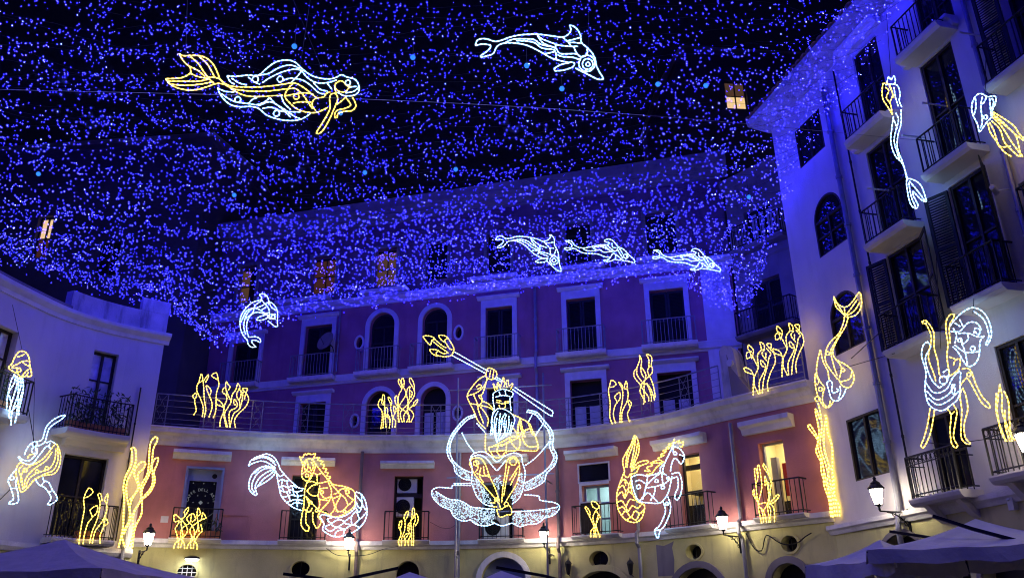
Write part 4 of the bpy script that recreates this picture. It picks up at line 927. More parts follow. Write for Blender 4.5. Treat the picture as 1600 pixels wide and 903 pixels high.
figure('sea_horse_light', 'horse light facing front, yellow forequarters and white scaled fish tail, left', (380, 700, 6.02), on_wall(FC, 480, 770, 0.75, .6), [
 ('tail_fin', 'w', '''50 165 70 120 120 85 190 60 230 55 290 85 330 150 345 195;50 165 90 140 160 120 220 130 300 180;90 110 170 85 240 100 310 160;150 75 230 80 300 130;300 190 220 165 140 190 80 250 55 320 60 390 110 440 130 430 115 380 150 350 220 310 280 260 310 210;
 290 190 210 190 140 230 95 300 80 370 110 420;295 195 230 220 160 270 120 330 110 380;300 200 260 240 190 290 140 350;280 185 180 175 100 240'''),
 ('scaled_tail', 'w', '''345 195 400 260 460 320 520 370 570 380;310 220 325 300 340 380 360 450 410 510 480 560 550 585;320 240 345 265 385 245;330 310 370 290 400 310 440 300;340 370 380 350 420 370 460 350 500 370;350 400 410 410 450 390 500 410 560 395;
 365 460 420 450 460 440 510 450 565 440;410 510 450 490 500 480 560 490;440 540 490 510 555 520;370 290 360 350 380 400;410 300 420 360 440 420;460 350 470 400 480 450;500 410 520 460;410 410 430 460 450 500;510 450 520 520;500 480 510 550;
 1060 410 1110 430 1150 500 1165 590 1150 670 1100 740 1030 790 950 820 860 830 790 800 745 760 760 710 720 640;1050 420 1055 500 1050 560 980 620 900 650 820 640 750 620 720 640;
 1060 440 1120 520 1090 560 1060 500;1110 430 1120 520 1150 580;1120 540 1090 600 1060 560;1160 600 1100 660 1070 600;1100 660 1030 720 1020 640 1060 590;1030 720 950 700 990 660 1020 640;1090 740 1030 720 960 760 940 820;950 700 880 740 830 710 900 670 960 690;880 740 960 760;880 740 820 780 770 740 830 710;830 710 790 670 840 650;860 830 880 780 960 760'''),
 ('head', 'y', '''555 275 550 230 560 160 545 110 530 80 560 85 580 50 600 65 615 45 640 60 680 50 665 85 650 110;560 160 580 120 620 95 650 110 680 150 670 200 650 250 620 300 580 300 555 275;555 240 600 215 640 240 620 290;595 120 610 170 590 210 575 170 595 120;640 130 660 170 640 210 625 170;o600 255 16'''),
 ('mane', 'y', '660 90 720 85 700 110 750 120 730 145 770 160 745 185 790 195 765 220 800 230 785 255 825 270 800 290 825 310 790 310;680 150 720 200 760 250 800 300'),
 ('body', 'y', '''800 300 850 340 930 355 1000 375 1045 410 1050 470 1045 540 980 600 900 640 840 640 780 610 720 590;600 320 650 310 700 330 800 310;700 330 690 250 660 230;690 250 740 230;600 400 650 350 700 340;600 400 640 440 700 440 720 350;700 440 720 520 700 590;590 450 650 520 690 560;590 450 620 530 605 560;o635 510 13;o693 583 15;
 800 320 830 400 810 490 730 580;720 380 800 370;730 430 770 470 830 450;720 480 800 490;o740 410 15;830 340 890 410 850 430;890 410 930 380 1000 380;890 410 960 470 990 530 1040 480;830 450 860 560 820 620;920 440 870 540 890 600;850 470 920 440;990 530 930 590 870 590;960 390 970 430 1030 480;o980 410 17;o953 592 13'''),
 ('leg', 'y', '600 320 580 380 575 450 570 540 550 640 545 720 580 770 610 775 620 740 590 700 590 620 605 560'), ('leg', 'y', '655 600 655 680 690 750 720 720 735 680 700 640 720 600 700 560;560 560 620 600 650 560;620 600 640 580')], r=0.029)
# Neptune-like sea king on his shell
P_ = on_wall(FC, 780, 700, 1.0, .5)
n1, n2 = (650, 510, 5.313), (665, 640, 4.755)
def conv(data, src, dst):
    out = []
    for kind, pts in parse(data): out.append((kind, [((src[0]+a/src[2]-dst[0])*dst[2], (src[1]+c/src[2]-dst[1])*dst[2]) for a, c in pts]))
    return out
K = lambda d: conv(d, n1, n2)
NEP = figure('sea_king_light', 'bearded crowned sea king light with raised trident seated in a white shell', n2, P_, [
 ('trident_head', 'y', K('''60 80 85 120 120 155 130 115 155 100 120 80 60 80;130 115 200 170 270 220;155 105 220 160 250 175;190 75 230 75 265 95 240 110 235 130 200 100 190 75;265 95 300 150 315 190 300 225;240 125 280 185 300 190;
 115 190 150 190 190 200 165 215 175 245 130 220 115 190;175 240 240 250 290 240 310 215;190 205 230 225 270 215''')),
 ('trident_shaft', 'w', K('300 240 580 390;320 210 600 370;800 520 1100 730 1130 730 1135 705 1100 680 820 505;650 430 710 460;670 420 720 450')),
 ('raised_arm', 'y', K('''600 345 650 360 670 385 665 420 630 440 590 425 580 400 600 345;620 365 610 420;645 370 635 430;580 405 520 440 460 510 425 575 450 640 480 700 520 790 580 850;590 430 575 490 550 560 520 575 560 620 600 640 640 680;425 575 500 550 560 500 590 440;
 450 640 520 650 600 670 640 690;480 570 510 640 520 700 560 800;520 650 570 710 600 770 590 830;500 500 530 480 545 500 510 520;540 570 550 620 530 650''')),
 ('crown', 'y', K('655 530 640 470 665 510 680 460 700 500 725 420 735 470 765 440 770 490 805 470 785 520;670 520 690 480 700 510;730 500 745 465 755 505')),
 ('head', 'w', K('640 560 660 540 720 520 800 545 800 580 780 600 790 700;640 560 640 620 650 680 640 720;660 585 720 570 780 580;690 540 700 570;740 530 745 570')),
 ('face', 'y', K('665 625 700 635 720 640 770 630;670 610 710 620;735 625 785 615;690 650 700 680 740 670 740 640')),
 ('beard', 'w', K('640 720 680 680 740 690 790 720 820 770 800 840 780 900;640 720 625 790 635 860 630 900;680 700 650 780 660 900;700 720 690 800 700 900;740 720 700 790 680 900;750 730 730 800 740 900;770 740 770 820 750 900') +
   parse('490 100 510 170 530 245;530 60 520 140 530 245;570 60 560 150 530 245;600 80 590 160 545 230;640 90 620 170 560 220;500 20 490 120 480 190')),
 ('torso', 'y', K('800 730 870 760 930 800 950 860 975 903;870 760 845 820 840 900;870 780 890 860 940 850') + parse('''445 175 445 300 470 330;470 280 540 265 600 250 690 210 700 260 680 300 600 310 560 350 510 350 480 310 470 280;540 265 530 310 560 350;600 250 600 320;480 310 600 300;
 690 200 740 150 790 150 830 240 830 300 760 305 700 300;740 150 720 210 760 270 830 270;700 60 770 100 800 170;700 60 690 130 690 200;700 70 710 150 740 200;640 120 690 190;620 210 650 260 690 300;560 270 640 220;500 270 560 240 640 200 690 200''')),
 ('shell_back', 'w', '''365 35 300 60 240 120 190 190 160 280 170 350 210 410 220 460 280 510 335 520;370 50 310 75 255 130 205 200 180 280 190 350 225 400 280 440 335 465;760 0 830 20 880 80 930 140 950 200 945 270 975 340 960 410 900 470 880 530 800 580 730 600;
 750 15 820 40 865 95 910 150 925 210 920 275 950 345 935 400 880 460 800 510 735 545;270 170 310 250 365 320;380 100 440 165;920 235 860 310 800 370 735 415;870 110 815 190;790 40 765 85'''),
 ('cloth', 'w', '330 370 350 330 420 310 480 340 530 385 590 340 660 320 710 340 720 390 740 470 720 600;340 350 400 335 450 360 500 420 530 450 560 420 600 370;330 370 345 440 340 540;340 540 380 640 440 700 500 715;720 600 690 660 640 700'),
 ('leg', 'y', '345 360 410 360 450 420 470 480 520 590 550 680;325 400 350 450 380 500 450 580 510 650 540 690;345 360 325 400;370 380 390 430 370 460;410 430 400 490 430 540;430 420 440 480 480 500;o375 395 20;380 470 430 490 470 480'),
 ('leg', 'y', '600 390 620 360 665 350 695 400 695 480 670 560 620 640 590 690;600 400 590 480 575 570 565 690;620 420 600 520 580 640;630 560 680 460;625 520 690 420;o650 385 26'),
 ('foot', 'y', '530 740 545 790 570 795 600 780 635 775 640 745 620 710 590 720 560 740 530 740;480 690 520 690;480 715 530 720;o525 665 14;o600 700 16;545 690 560 740'),
 ('shell_base', 'w', '''335 560 200 560 195 580 90 575 45 605 60 660 120 715 185 742;185 742 215 795 280 825 332 815;332 815 380 850 450 860 512 840;75 605 130 640 180 665 240 670 290 690 340 720 420 730 515 738;735 630 840 640 850 670 960 690 995 725 950 780 885 800;885 800 830 842 752 850;752 850 700 866 645 840;640 755 760 750 880 740 980 720;
 510 840 570 860 640 840;335 545 205 548''')], r=0.026)
def inside(p, poly):
    c = False; j = len(poly)-1
    for i in range(len(poly)):
        if (poly[i][1] > p[1]) != (poly[j][1] > p[1]) and p[0] < (poly[j][0]-poly[i][0])*(p[1]-poly[i][1])/(poly[j][1]-poly[i][1])+poly[i][0]: c = not c
        j = i
    return c
rs = random.Random(11)
for nm, poly in (('shell_sparkle', [(52, 605), (64, 656), (120, 708), (185, 738), (215, 788), (280, 818), (332, 810), (380, 845), (450, 854), (510, 836), (515, 742), (420, 735), (340, 724), (290, 694), (240, 674), (180, 669), (130, 644), (75, 608)]),
                 ('shell_sparkle', [(640, 760), (740, 755), (840, 762), (900, 742), (960, 722), (988, 730), (948, 774), (885, 794), (830, 836), (752, 845), (700, 860), (650, 838)]),
                 ('skirt_sparkle', [(350, 500), (345, 560), (380, 635), (440, 695), (500, 712), (495, 680), (450, 600), (380, 510)]),
                 ('skirt_sparkle', [(718, 470), (728, 560), (700, 640), (645, 695), (632, 660), (680, 560), (692, 480)]), ('skirt_sparkle', [(500, 520), (560, 480), (572, 560), (540, 590)]),
                 ('shell_sparkle', [(365, 35), (300, 60), (240, 120), (190, 190), (160, 280), (180, 280), (205, 200), (255, 130), (310, 75), (370, 50)]),
                 ('shell_sparkle', [(760, 0), (830, 20), (880, 80), (930, 140), (950, 200), (945, 270), (920, 275), (925, 210), (910, 150), (865, 95), (820, 40), (750, 15)]),
                 ('shell_sparkle', [(160, 280), (172, 345), (212, 405), (225, 455), (285, 500), (335, 515), (335, 470), (270, 435), (222, 395), (190, 345), (182, 280)]),
                 ('shell_sparkle', [(945, 270), (972, 340), (955, 408), (895, 468), (875, 525), (800, 575), (735, 595), (735, 548), (800, 515), (880, 465), (935, 400), (950, 345), (925, 275)])):
    m = MB(); xs = [p[0] for p in poly]; ys = [p[1] for p in poly]; area = 0
    for i in range(len(poly)): j = (i+1) % len(poly); area += poly[i][0]*poly[j][1]-poly[j][0]*poly[i][1]
    for k in range(int(abs(area)/2/80)):
        while True:
            x, y = rs.uniform(min(xs), max(xs)), rs.uniform(min(ys), max(ys))
            if inside((x, y), poly): break
        a = rs.uniform(0, PI); l = rs.uniform(3, 7)
        p = [P_.hit(n2[0]+(x+l*math.cos(a+t*.7)*t)/n2[2], n2[1]+(y+l*math.sin(a+t*.7)*t)/n2[2])+P_.n*rs.uniform(-.05, .05) for t in (-1, 0, 1)]
        m.tube(p, rs.uniform(.006, .012), 3)
    o = m.build(nm, M_SPK, NEP); o['kind'] = 'stuff'
b = MB()
for (xa, ya), (xb, yb), F_ in (((690, 612), (700, 617), FC), ):
    pass
q718 = FC.hit(718, 750)[0]; q862 = FC.hit(862, 750)[0]
for q in (q718, q862):
    b.tube([FC.pt(q, 2.2, .72), FC.pt(q, 8.75, .72)], 0.03, 6)
    for z in (3.6, 5.6): b.tube([FC.pt(q, z, 0), FC.pt(q, z, .72)], 0.02, 5)
for z in (8.35, 5.75): b.tube([FC.pt(q718-.3, z, .75), FC.pt(q862+.3, z, .75)], 0.018, 5)
b.build('support_frame', M_PIPE, NEP)
figure('sea_horse_light', 'rearing horse light in profile, white horse with yellow mane and scaled tail', (950, 670, 5.014), on_wall(FC, 1020, 760, 0.7, .6), [
 ('tail_fin', 'y', '130 330 115 250 140 190 180 120 210 50 240 110 240 180 210 260 180 310;210 60 190 140 160 220 150 300;215 70 205 160 175 300;230 110 215 200 180 300;190 100 150 200 140 300;180 320 240 260 310 245 310 265 250 290 220 340 180 350;180 330 250 280'),
 ('scaled_tail', 'y', '''130 330 100 400 70 500 70 580 90 650 140 710 210 730 260 700 285 630 280 590 230 570;180 350 180 430 190 500 230 570;120 350 150 380 175 350;100 420 130 390 160 430 180 400;90 460 120 440 140 480 180 450;75 520 110 490 130 540 160 490 190 510;75 570 110 560 140 600 170 550 210 560;
 85 620 120 610 150 650 190 600 230 620 270 580;110 670 140 640 180 690 210 640 250 660 280 630;150 710 180 690 220 710 250 660;130 390 140 440;140 480 130 540;140 600 150 650;160 430 160 490'''),
 ('mane', 'y', '285 325 330 330 300 300 350 285 330 265 400 265 425 255 400 240 350 255;390 230 440 205 410 200 460 175 430 170 480 150 455 145 500 130 470 120 510 110;520 75 515 110 560 90 550 115 590 100 580 140 560 130;300 355 345 345 380 300 440 255'),
 ('body', 'w', '''180 375 240 355 310 365 400 340 410 300 440 270 470 210 500 150 520 100;180 375 200 480 240 560 310 575 390 580 430 560 470 500 490 420 500 370;o380 405 13;o240 452 16;o470 383 10;o430 455 14;310 365 300 440 270 550;215 410 250 400 300 430;300 440 360 380 420 340;290 460 370 450 430 430;370 450 360 510 330 560;250 560 310 500 350 530 390 570;420 340 430 440;440 280 430 340 460 360'''),
 ('head', 'w', '500 150 530 140 570 160 600 210 590 250 570 275 545 240 520 230 500 270 490 330;o525 190 12;560 200 590 210;510 150 515 200'),
 ('leg', 'w', '430 440 480 400 540 375 550 400 550 460 530 500 525 540 545 558;500 350 550 340 570 370 580 440 570 510 545 555'),
 ('leg', 'w', '430 560 450 630 435 690 400 760 365 790 390 855 410 790 440 760 480 670 490 600 470 530;365 790 410 790;o463 585 12')], r=0.028)
figure('mermaid_light', 'yellow mermaid light diving head down with tail raised, beside the arched window', (1255, 450, 4.515), on_wall(FR, 1305, 560, 0.5, .55), [
 ('tail_fin', 'y', '215 60 235 100 270 130 310 130 350 90 395 30 410 80 405 140 370 190 320 205 300 200 270 170 230 130 215 60;295 190 290 140;300 190 330 150 380 80;310 195 360 160 400 100;290 190 260 140 225 90'),
 ('tail', 'y', '290 200 280 250 250 320 190 380 160 440 155 510 180 560 240 640;320 205 300 270 270 320 230 390 210 450 230 500 300 540 345 580 360 640 330 700 280 690 250 640;270 310 215 400 195 450 215 540 240 620;345 590 330 640 270 660;230 500 270 560 255 640;o172 460 13;o282 577 13'),
 ('hair', 'y', '120 435 100 520 95 600 120 660 150 700 140 740;120 435 140 520 170 580 180 640;85 600 80 640 90 720 110 780 150 840 180 830 190 790;85 610 110 650 100 680 80 660;o122 712 14;o100 780 18;150 700 135 760 140 810 180 840 210 800'),
 ('arm', 'w', '165 670 185 650 205 670 200 720 215 740 250 720 235 710;165 670 180 720 200 780 240 795 280 760 300 710;260 690 265 730 250 780')], r=0.023)
figure('mermaid_light', 'slim white mermaid light hanging upright with yellow hair, high on the right wall', (1360, 100, 3.763), on_wall(FR, 1410, 215, 0.62, .5), [
 ('crown', 'w', '95 110 105 75 120 95 135 70 145 95 140 120'), ('hair', 'y', '75 115 70 160 75 210 100 250 125 290;90 140 110 160 95 200 120 240 130 300;110 130 130 180 110 230;75 120 100 115 120 140 140 200'),
 ('head', 'w', '90 125 120 120 160 130 175 180 170 220 185 255;140 140 150 200 165 250'), ('body', 'w', '135 310 125 380 120 460 145 540 190 590 215 680;180 270 180 350 160 430 160 500 190 580 220 680;150 290 165 330 150 390 140 460 170 560;135 320 160 380'),
 ('tail_fin', 'w', '215 680 220 760 240 830 270 850 280 830 255 780 250 750 300 800 330 810 325 790 300 720 260 685 215 680;225 700 240 780 265 840;230 690 280 750 320 805')], r=0.021, wires=(((1392, 119), up(1.6, .2)),))
figure('jellyfish_light', 'jellyfish light with white bell and yellow tentacles at the upper right edge', (1500, 130, 6.95), on_wall(FR, 1550, 195, 0.6, .5), [
 ('bell', 'w', '210 530 190 450 140 350 125 270 140 190 180 130 230 115 300 150 370 140 390 170 380 230 350 290 340 370 300 410 250 480 210 530;165 170 170 260 150 340;240 150 225 230 230 320 240 420 220 490;290 160 260 220 225 235;320 170 330 280 335 360;350 170 370 210 350 280;o275 370 22'),
 ('tentacles', 'y', '300 440 330 540 400 640 470 740 560 800;320 430 370 520 400 620 430 690 550 690;340 410 430 500 480 640 560 730 640 800;350 370 450 470 560 640 680 800;360 340 470 430 580 540 720 645;365 320 480 390 590 470 650 560 720 620;380 370 500 470 600 560 640 680 660 800')], r=0.021, wires=(((1540, 148), up(1.3, .3)),))
figure('nymph_light', 'pair of dancing nymph lights, yellow limbs with white drape and swirling scarf', (1420, 470, 3.763), on_wall(FR, 1490, 590, 0.75, .6), [
 ('arm', 'y', '80 125 100 115 145 180 150 280 170 350 180 430 200 450;100 130 125 180 135 230 120 300 120 350 150 430 160 470;80 120 85 135 105 130'),
 ('arm', 'y', '270 80 245 80 220 120 220 180 230 250 225 330 235 400 240 440;270 80 265 100 240 150 245 250'), ('torso', 'y', '240 440 290 400 300 340 270 350 260 380;240 330 270 340'),
 ('drape', 'w', '110 240 85 260 75 320 100 420 95 520 120 610 190 645 250 610 295 560 305 420;110 240 130 270 100 330 110 400 140 470 180 510;100 480 150 540 220 520 260 450 300 410;105 530 160 580 230 550 270 490;110 570 170 610 240 580 290 530;o205 465 24;200 420 230 400 235 430 210 450;180 510 220 480 235 440;255 490 270 510 265 550 250 530 255 490'),
 ('scarf', 'w', '240 150 270 110 310 70 370 40 430 60 470 120 485 200 460 260 450 255 470 200 440 110 380 60;445 205 420 240 415 320 390 370 350 385 320 350 290 300 260 270;250 180 300 180 350 130 400 130 430 170;290 190 350 190 400 210 430 210;300 110 320 150;270 130 300 150;390 180 410 200 420 170 390 160 385 190;270 260 330 300 400 300 420 300;300 220 320 250 350 220 340 190;310 250 330 300 345 380;260 160 280 200 270 250;o378 280 14;o300 230 12'),
 ('leg', 'y', '125 630 110 720 90 800 70 850 80 865 100 840 130 760 150 640'), ('leg', 'y', '225 630 250 670 245 760 255 840 280 865 290 850 265 800 275 720 285 650 265 610;250 670 270 650'),
 ('leg', 'y', '300 500 330 460 350 460 400 550 430 600 470 630 475 610 430 560 390 480 370 420 345 395 310 400;o352 432 12'), ('leg', 'y', '310 520 300 560 310 640 305 760 310 810 340 840 360 835 330 800 325 720 345 640 335 560 315 510')], r=0.02, wires=(((1470, 545), up(1.9, .3)), ((1520, 490), up(1.4, .4))))

def seaweed(label, crop, plane, data, r=0.024, sx=(1, 0, 1, 0)):
    return figure('seaweed_light', label, crop, plane, [('frond', 'y', [p]) for p in parse(data)], r=r, group='yellow seaweed lights', sx=sx)
seaweed('small yellow seaweed light in front of the dark lower left door', (100, 670, 4.515), on_wall(FL, 145, 810, 0.55, .6), '''105 810 115 730 130 640 145 560 140 490 175 415 205 440 180 470 145 485;135 810 145 740 170 660 200 620 185 570 235 540 230 590 200 620;180 805 200 720 240 620 255 520 240 460 260 455 270 510;200 805 220 720 270 650 300 580 300 520 285 500 310 455 305 520;255 805 255 750 280 690 285 650 295 625 310 660 290 680''', r=.022)
seaweed('tall yellow seaweed light at the joint of white and pink walls, left', (100, 670, 4.515), on_wall(FL, 212, 770, 0.3, .3), '''385 835 415 700 420 600 425 500 420 400 440 320 475 250 480 170 475 135 490 130 505 150 505 230 480 300 445 370 440 450 460 560 470 630 440 700 420 740;430 830 410 760 430 700 460 640 470 520 510 440 525 400 495 320 510 270 550 230 575 240 560 280 525 310 520 360 530 410 490 470 460 500;
460 840 490 720 485 640 500 570 540 500 545 400 590 310 600 200 610 100 645 55 660 75 630 140 620 230 600 320 550 430 550 520 545 600 500 700 480 840;500 570 560 480 620 400 625 310 620 260 640 210 665 205 655 250 635 300 640 370 610 440 560 490''', r=.04)
seaweed('tangled yellow seaweed light below the blue-framed door', (260, 780, 10.03), on_wall(FC, 300, 830, 0.45), '''115 765 130 700 190 640 280 570 330 490 310 410 240 320 130 230 125 340 200 330;185 760 190 660 150 500 140 450 190 370 200 340;215 755 250 650 260 560 240 450 235 320 290 260 350 150 345 120 280 190 300 250;285 770 280 690 230 600 230 480 290 410 370 360 400 220 440 240 455 310 400 350;320 770 350 690 420 620 440 500 400 400 350 350 320 290 390 220;
385 770 380 680 400 580 370 510 390 430 470 370 560 310 620 290 570 205 550 310;420 770 430 690 450 620 380 570;480 780 480 700 450 640 530 520 560 490 540 380;510 500 500 380 480 240 500 130 535 220 490 260;440 560 490 450 500 350''')
seaweed('left clump of the pair of seaweed lights at the left end of the terrace rail', (290, 575, 9.03), on_wall(FC, 320, 620, 0.42), '''115 660 150 590 130 490 125 430 95 400 145 350 155 390 135 435;235 685 250 560 210 430 160 320 165 240 190 190 220 80 240 130 235 180 190 200;265 690 285 580 265 440 255 260 255 180 320 90 320 130 280 200;330 690 370 570 370 480 330 380 300 300 295 240 360 310 340 390;390 700 425 600 430 440 440 330 470 240 460 160 435 65 365 105 455 165''')
seaweed('right clump of the pair of seaweed lights at the left end of the terrace rail', (290, 575, 9.03), on_wall(FC, 365, 635, 0.42), '''485 825 490 740 540 600 530 550 440 510 440 440 500 480 540 540;575 830 545 700 540 560 580 450 570 380 520 340 540 280 570 290 580 400;590 830 550 650 600 550 640 470 600 380 565 270 575 190 600 230 630 270 600 310;620 830 620 620 710 560 730 500 690 440 680 500 715 520;640 480 660 370 710 300 735 215 770 270 740 300;
625 835 640 760 680 640 760 570 800 440 810 330;770 570 760 470 720 390 740 320 780 310 780 400 750 440;705 840 690 740 740 650 850 540 890 430 850 350 800 290 875 290 850 350 830 440''')
seaweed('low seaweed clump light in front of the left arched terrace window', (580, 580, 9.03), on_wall(FC, 600, 645, 0.42), '''135 810 155 680 150 560 100 490 110 420 145 385 150 450 190 480;165 800 180 640 190 480 160 400 165 330 185 330 190 460;210 790 200 680 200 600 205 510 230 520 230 590 210 640;255 800 265 690 230 640 240 610 275 690;300 790 300 660 275 520 280 470 240 390 250 360 290 420 285 470;335 790 345 700 310 650 350 560 345 510 315 490 320 560 340 600''', r=.022)
seaweed('taller seaweed clump light between the two arched terrace windows', (580, 580, 9.03), on_wall(FC, 632, 630, 0.42), '''385 715 380 600 390 520 340 440 340 350 365 345 375 420 390 520;400 715 380 600 380 400 400 310 430 250 385 160 385 115 410 130 435 220 430 250;440 715 410 620 430 550 550 430 610 330 600 250 540 140 550 90 590 140 610 220 600 260;465 710 460 620 500 560 540 520 590 480 600 440 655 390 650 430 600 490;500 715 530 640 490 570 400 490 480 350 485 280 440 200 425 130 445 90 465 140 460 210;
535 715 540 640 510 540 520 430 500 330 510 250 550 210 540 260 580 300 560 370;560 715 600 620 570 560 530 520 530 420 545 360 540 280''', r=.022)
seaweed('small seaweed light in front of the door with air conditioners', (610, 780, 11.28), on_wall(FC, 638, 820, 0.45), '''165 815 140 740 180 640 185 560 150 490 165 400 200 370 195 460 165 520;195 815 200 680 250 540 260 400 240 320 270 240 310 200 315 250 290 320 260 360;255 815 265 730 240 660 270 610 320 590 300 640 260 690;320 815 310 730 350 650 340 580 310 540 320 420 345 410 340 540;375 810 375 650 370 480 360 400 380 290 390 170 420 150 425 230 410 310 370 360;405 815 410 620 405 470 440 360 430 260 455 240 490 320 480 400 430 470''', r=.022)
seaweed('straight-stemmed seaweed light on the terrace rail right of the sea king', (900, 545, 7.525), on_wall(FC, 968, 625, 0.42), '''425 880 395 790 400 640 380 490 395 430 415 365 470 405 440 440 390 450;465 870 440 770 460 670 500 610 520 580 515 510 455 560 480 610;515 865 520 740 545 600 545 480 500 390 515 395 550 450 535 480;540 865 545 740 600 620 615 540 605 480 570 460 590 380 605 420 600 475;630 855 605 760 635 700 630 670 610 610 625 605 655 645 635 675''', r=.022)
seaweed('twisted seaweed light hanging above the terrace rail right of the sea king', (900, 545, 7.525), on_wall(FC, 1005, 590, 0.42), '''790 650 800 600 750 500 760 430 690 340 680 270 715 235 715 300 780 390 850 430 890 500 920 600;810 625 800 560 800 400 820 310 780 230 760 220 770 290 800 340;760 230 770 130 745 75;715 225 750 130 745 75;855 615 850 560 770 430 860 320 900 270 885 200 845 240 850 290 900 400 930 540 920 600;885 615 880 530 830 400;850 240 855 130 825 65 870 75 890 120 880 200''', r=.022)
SW7 = '''465 650 465 540 470 440 460 420 380 390 370 345 440 375 465 430;525 635 480 540 480 450 520 350 500 310 455 230 400 250 395 190 430 180 450 250;455 230 465 155 410 100 410 150 450 180;535 630 530 500 590 370 590 310 545 265 550 320 585 340;520 340 510 210 550 150 535 70 580 100 580 150 550 150;565 625 580 480 620 330 640 230 660 200 610 140;590 150 560 200 610 270;600 190 600 240;625 605 615 520 650 400 700 290 690 200 650 150 605 90 655 90 650 150'''
seaweed('right of the two matching seaweed lights at the right end of the terrace', (1155, 495, 6.945), on_wall(FC, 1233, 550, 0.5), SW7, r=.021)
seaweed('left of the two matching seaweed lights at the right end of the terrace', (1155, 495, 6.945), on_wall(FC, 1190, 580, 0.5), SW7, r=.021, sx=(1, -312, 1, 203))
seaweed('seaweed light in front of the lit door with the red poster', (1160, 630, 4.515), on_wall(FC, 1195, 770, 0.45), '''135 845 115 750 110 700 75 640 80 605 90 660 120 710;150 840 140 760 110 700 95 560 85 460 95 455 110 520 100 560;170 840 150 760 110 720;110 520 105 440 115 430 130 520 135 600 110 700;185 840 200 760 170 700 120 710;200 840 180 740 190 640 205 570 190 510 150 450 150 425 180 470 195 530;160 580 155 510 165 530 180 600;225 835 220 740 190 690 180 600 185 560 165 550;190 710 230 690 260 650 250 640 220 670 190 710;145 760 180 700 200 620''', r=.021)
seaweed('tall dense yellow seaweed light at the joint of pink and white walls, right', (1160, 630, 4.515), on_wall(FC, 1285, 740, 0.3, .3), '''625 800 610 680 575 570 570 450 520 340 530 260 465 170 475 150 510 200 540 260;640 800 620 650 590 540 560 400 530 300 540 200 515 60 520 40 545 110;655 795 640 680 620 560 590 440 550 300 560 150 540 20 530 0;670 795 650 640 640 500 600 400 570 250 590 100 580 85;685 795 680 720 640 620 635 420 630 300 600 200 590 90;635 800 600 600 560 500 550 380;645 640 600 560 610 440 580 340 575 180''', r=.033)
seaweed('seaweed light on the balcony at the right edge under the nymph lights', (1420, 470, 3.763), on_wall(FR, 1575, 650, 0.6, .4), '''535 490 525 560 520 650 540 760 570 825;535 490 550 560 550 650 590 760 610 825;515 540 515 660 560 800 580 825;560 530 585 590 590 680 600 780 625 820;565 640 570 740 595 825''', r=.021)
seaweed('small seaweed light in front of the teal lit door', (870, 690, 4.238), on_wall(FC, 925, 815, 0.45), '''225 630 225 590 245 560 220 500 215 490 185 430 205 440 220 470 215 490;245 630 260 580 240 500 270 440 285 435 260 400 230 395 240 430 270 445;262 630 245 590 270 520 280 500 290 500 270 470 260 450;285 630 270 590 260 540 275 480''', r=.024)
# poster boards and air conditioners at the doors
ac_unit(FC, W3['s0']+.08, W3['s1']-.28, ZB+.72, -.48, 'lower air conditioner in the dark door behind the small seaweed light', d=.3)
ac_unit(FC, W3['s0']+.08, W3['s1']-.2, ZB+1.4, -.49, 'upper air conditioner in the top of the dark door', d=.26, h=.5)
ac_unit(FC, W4['s0']+.1, W4['s1']-.1, ZB+.02, .02, 'air conditioner on the balcony under the sea king light', d=.25, h=.6)
bd = thing('notice_board', 'tan notice board leaning in front of the teal lit door', 'board', tuple(FC.pt(W5['s0']+.1, ZB, .15)))
o_ = FC.op(908, 938, 785, 835, off=.15); b = MB(); FC.fbox(b, o_['s0'], o_['s1'], ZB+.05, o_['z1'], .13, .16); b.build('panel', M_DKWOOD, bd); b = MB(); FC.ring(b, dict(o_, z0=ZB+.05, kind='rect'), .035, .12, .18, False); b.build('frame', M_TRIM, bd)

# ------------------------------------------------------------------ blue light net over the square
bc = [(-140, 345, 12.6), (0, 392, 12.0), (130, 440, 11.7), (270, 476, 11.2), (345, 528, 10.2), (430, 502, 10.9), (510, 474, 11.7), (640, 458, 12.1), (760, 447, 12.2), (900, 433, 12.3), (1010, 424, 12.4), (1060, 432, 12.3), (1110, 458, 11.6), (1150, 479, 11.0), (1172, 470, 11.0)]
back_pts = catmull([at_height(*p) for p in bc], 0.25)
bl = [0.0]
for p, q in zip(back_pts, back_pts[1:]): bl.append(bl[-1]+(q-p).length)
def back_at(u):
    t = u*bl[-1]
    for i in range(len(bl)-1):
        if t <= bl[i+1]: return back_pts[i].lerp(back_pts[i+1], (t-bl[i])/max(1e-6, bl[i+1]-bl[i]))
    return back_pts[-1]
YF = -9.0
def wall_x(y): return RP0.x+_rd.x/_rd.y*(y-RP0.y)
def net_pt(u, v):
    """u: left to right, v: 0 at the far edge, 1 at the near edge"""
    b0 = back_at(u); y = b0.y+(YF-b0.y)*v
    xl, xr = -16.5, (wall_x(y)-0.12 if y < RP0.y else 7.1)
    ub = (b0.x-back_pts[0].x)/(back_pts[-1].x-back_pts[0].x)
    k = min(1.0, v*4.5); xt = xl+(xr-xl)*ub
    x = b0.x+(xt-b0.x)*k
    zf = 12.25+max(0, 20-y)*0.30; zf = min(zf, 14.7)
    kk = min(1.0, v*5.0); kk = kk*kk*(3-2*kk)
    return Vector((x, y, b0.z+(zf-b0.z)*kk))
rn = random.Random(5)
NET = bpy.data.objects.new('light_net', None)
bpy.data.objects.remove(NET)
led = MB(); ledw = MB(); wire = MB()
rows = 126
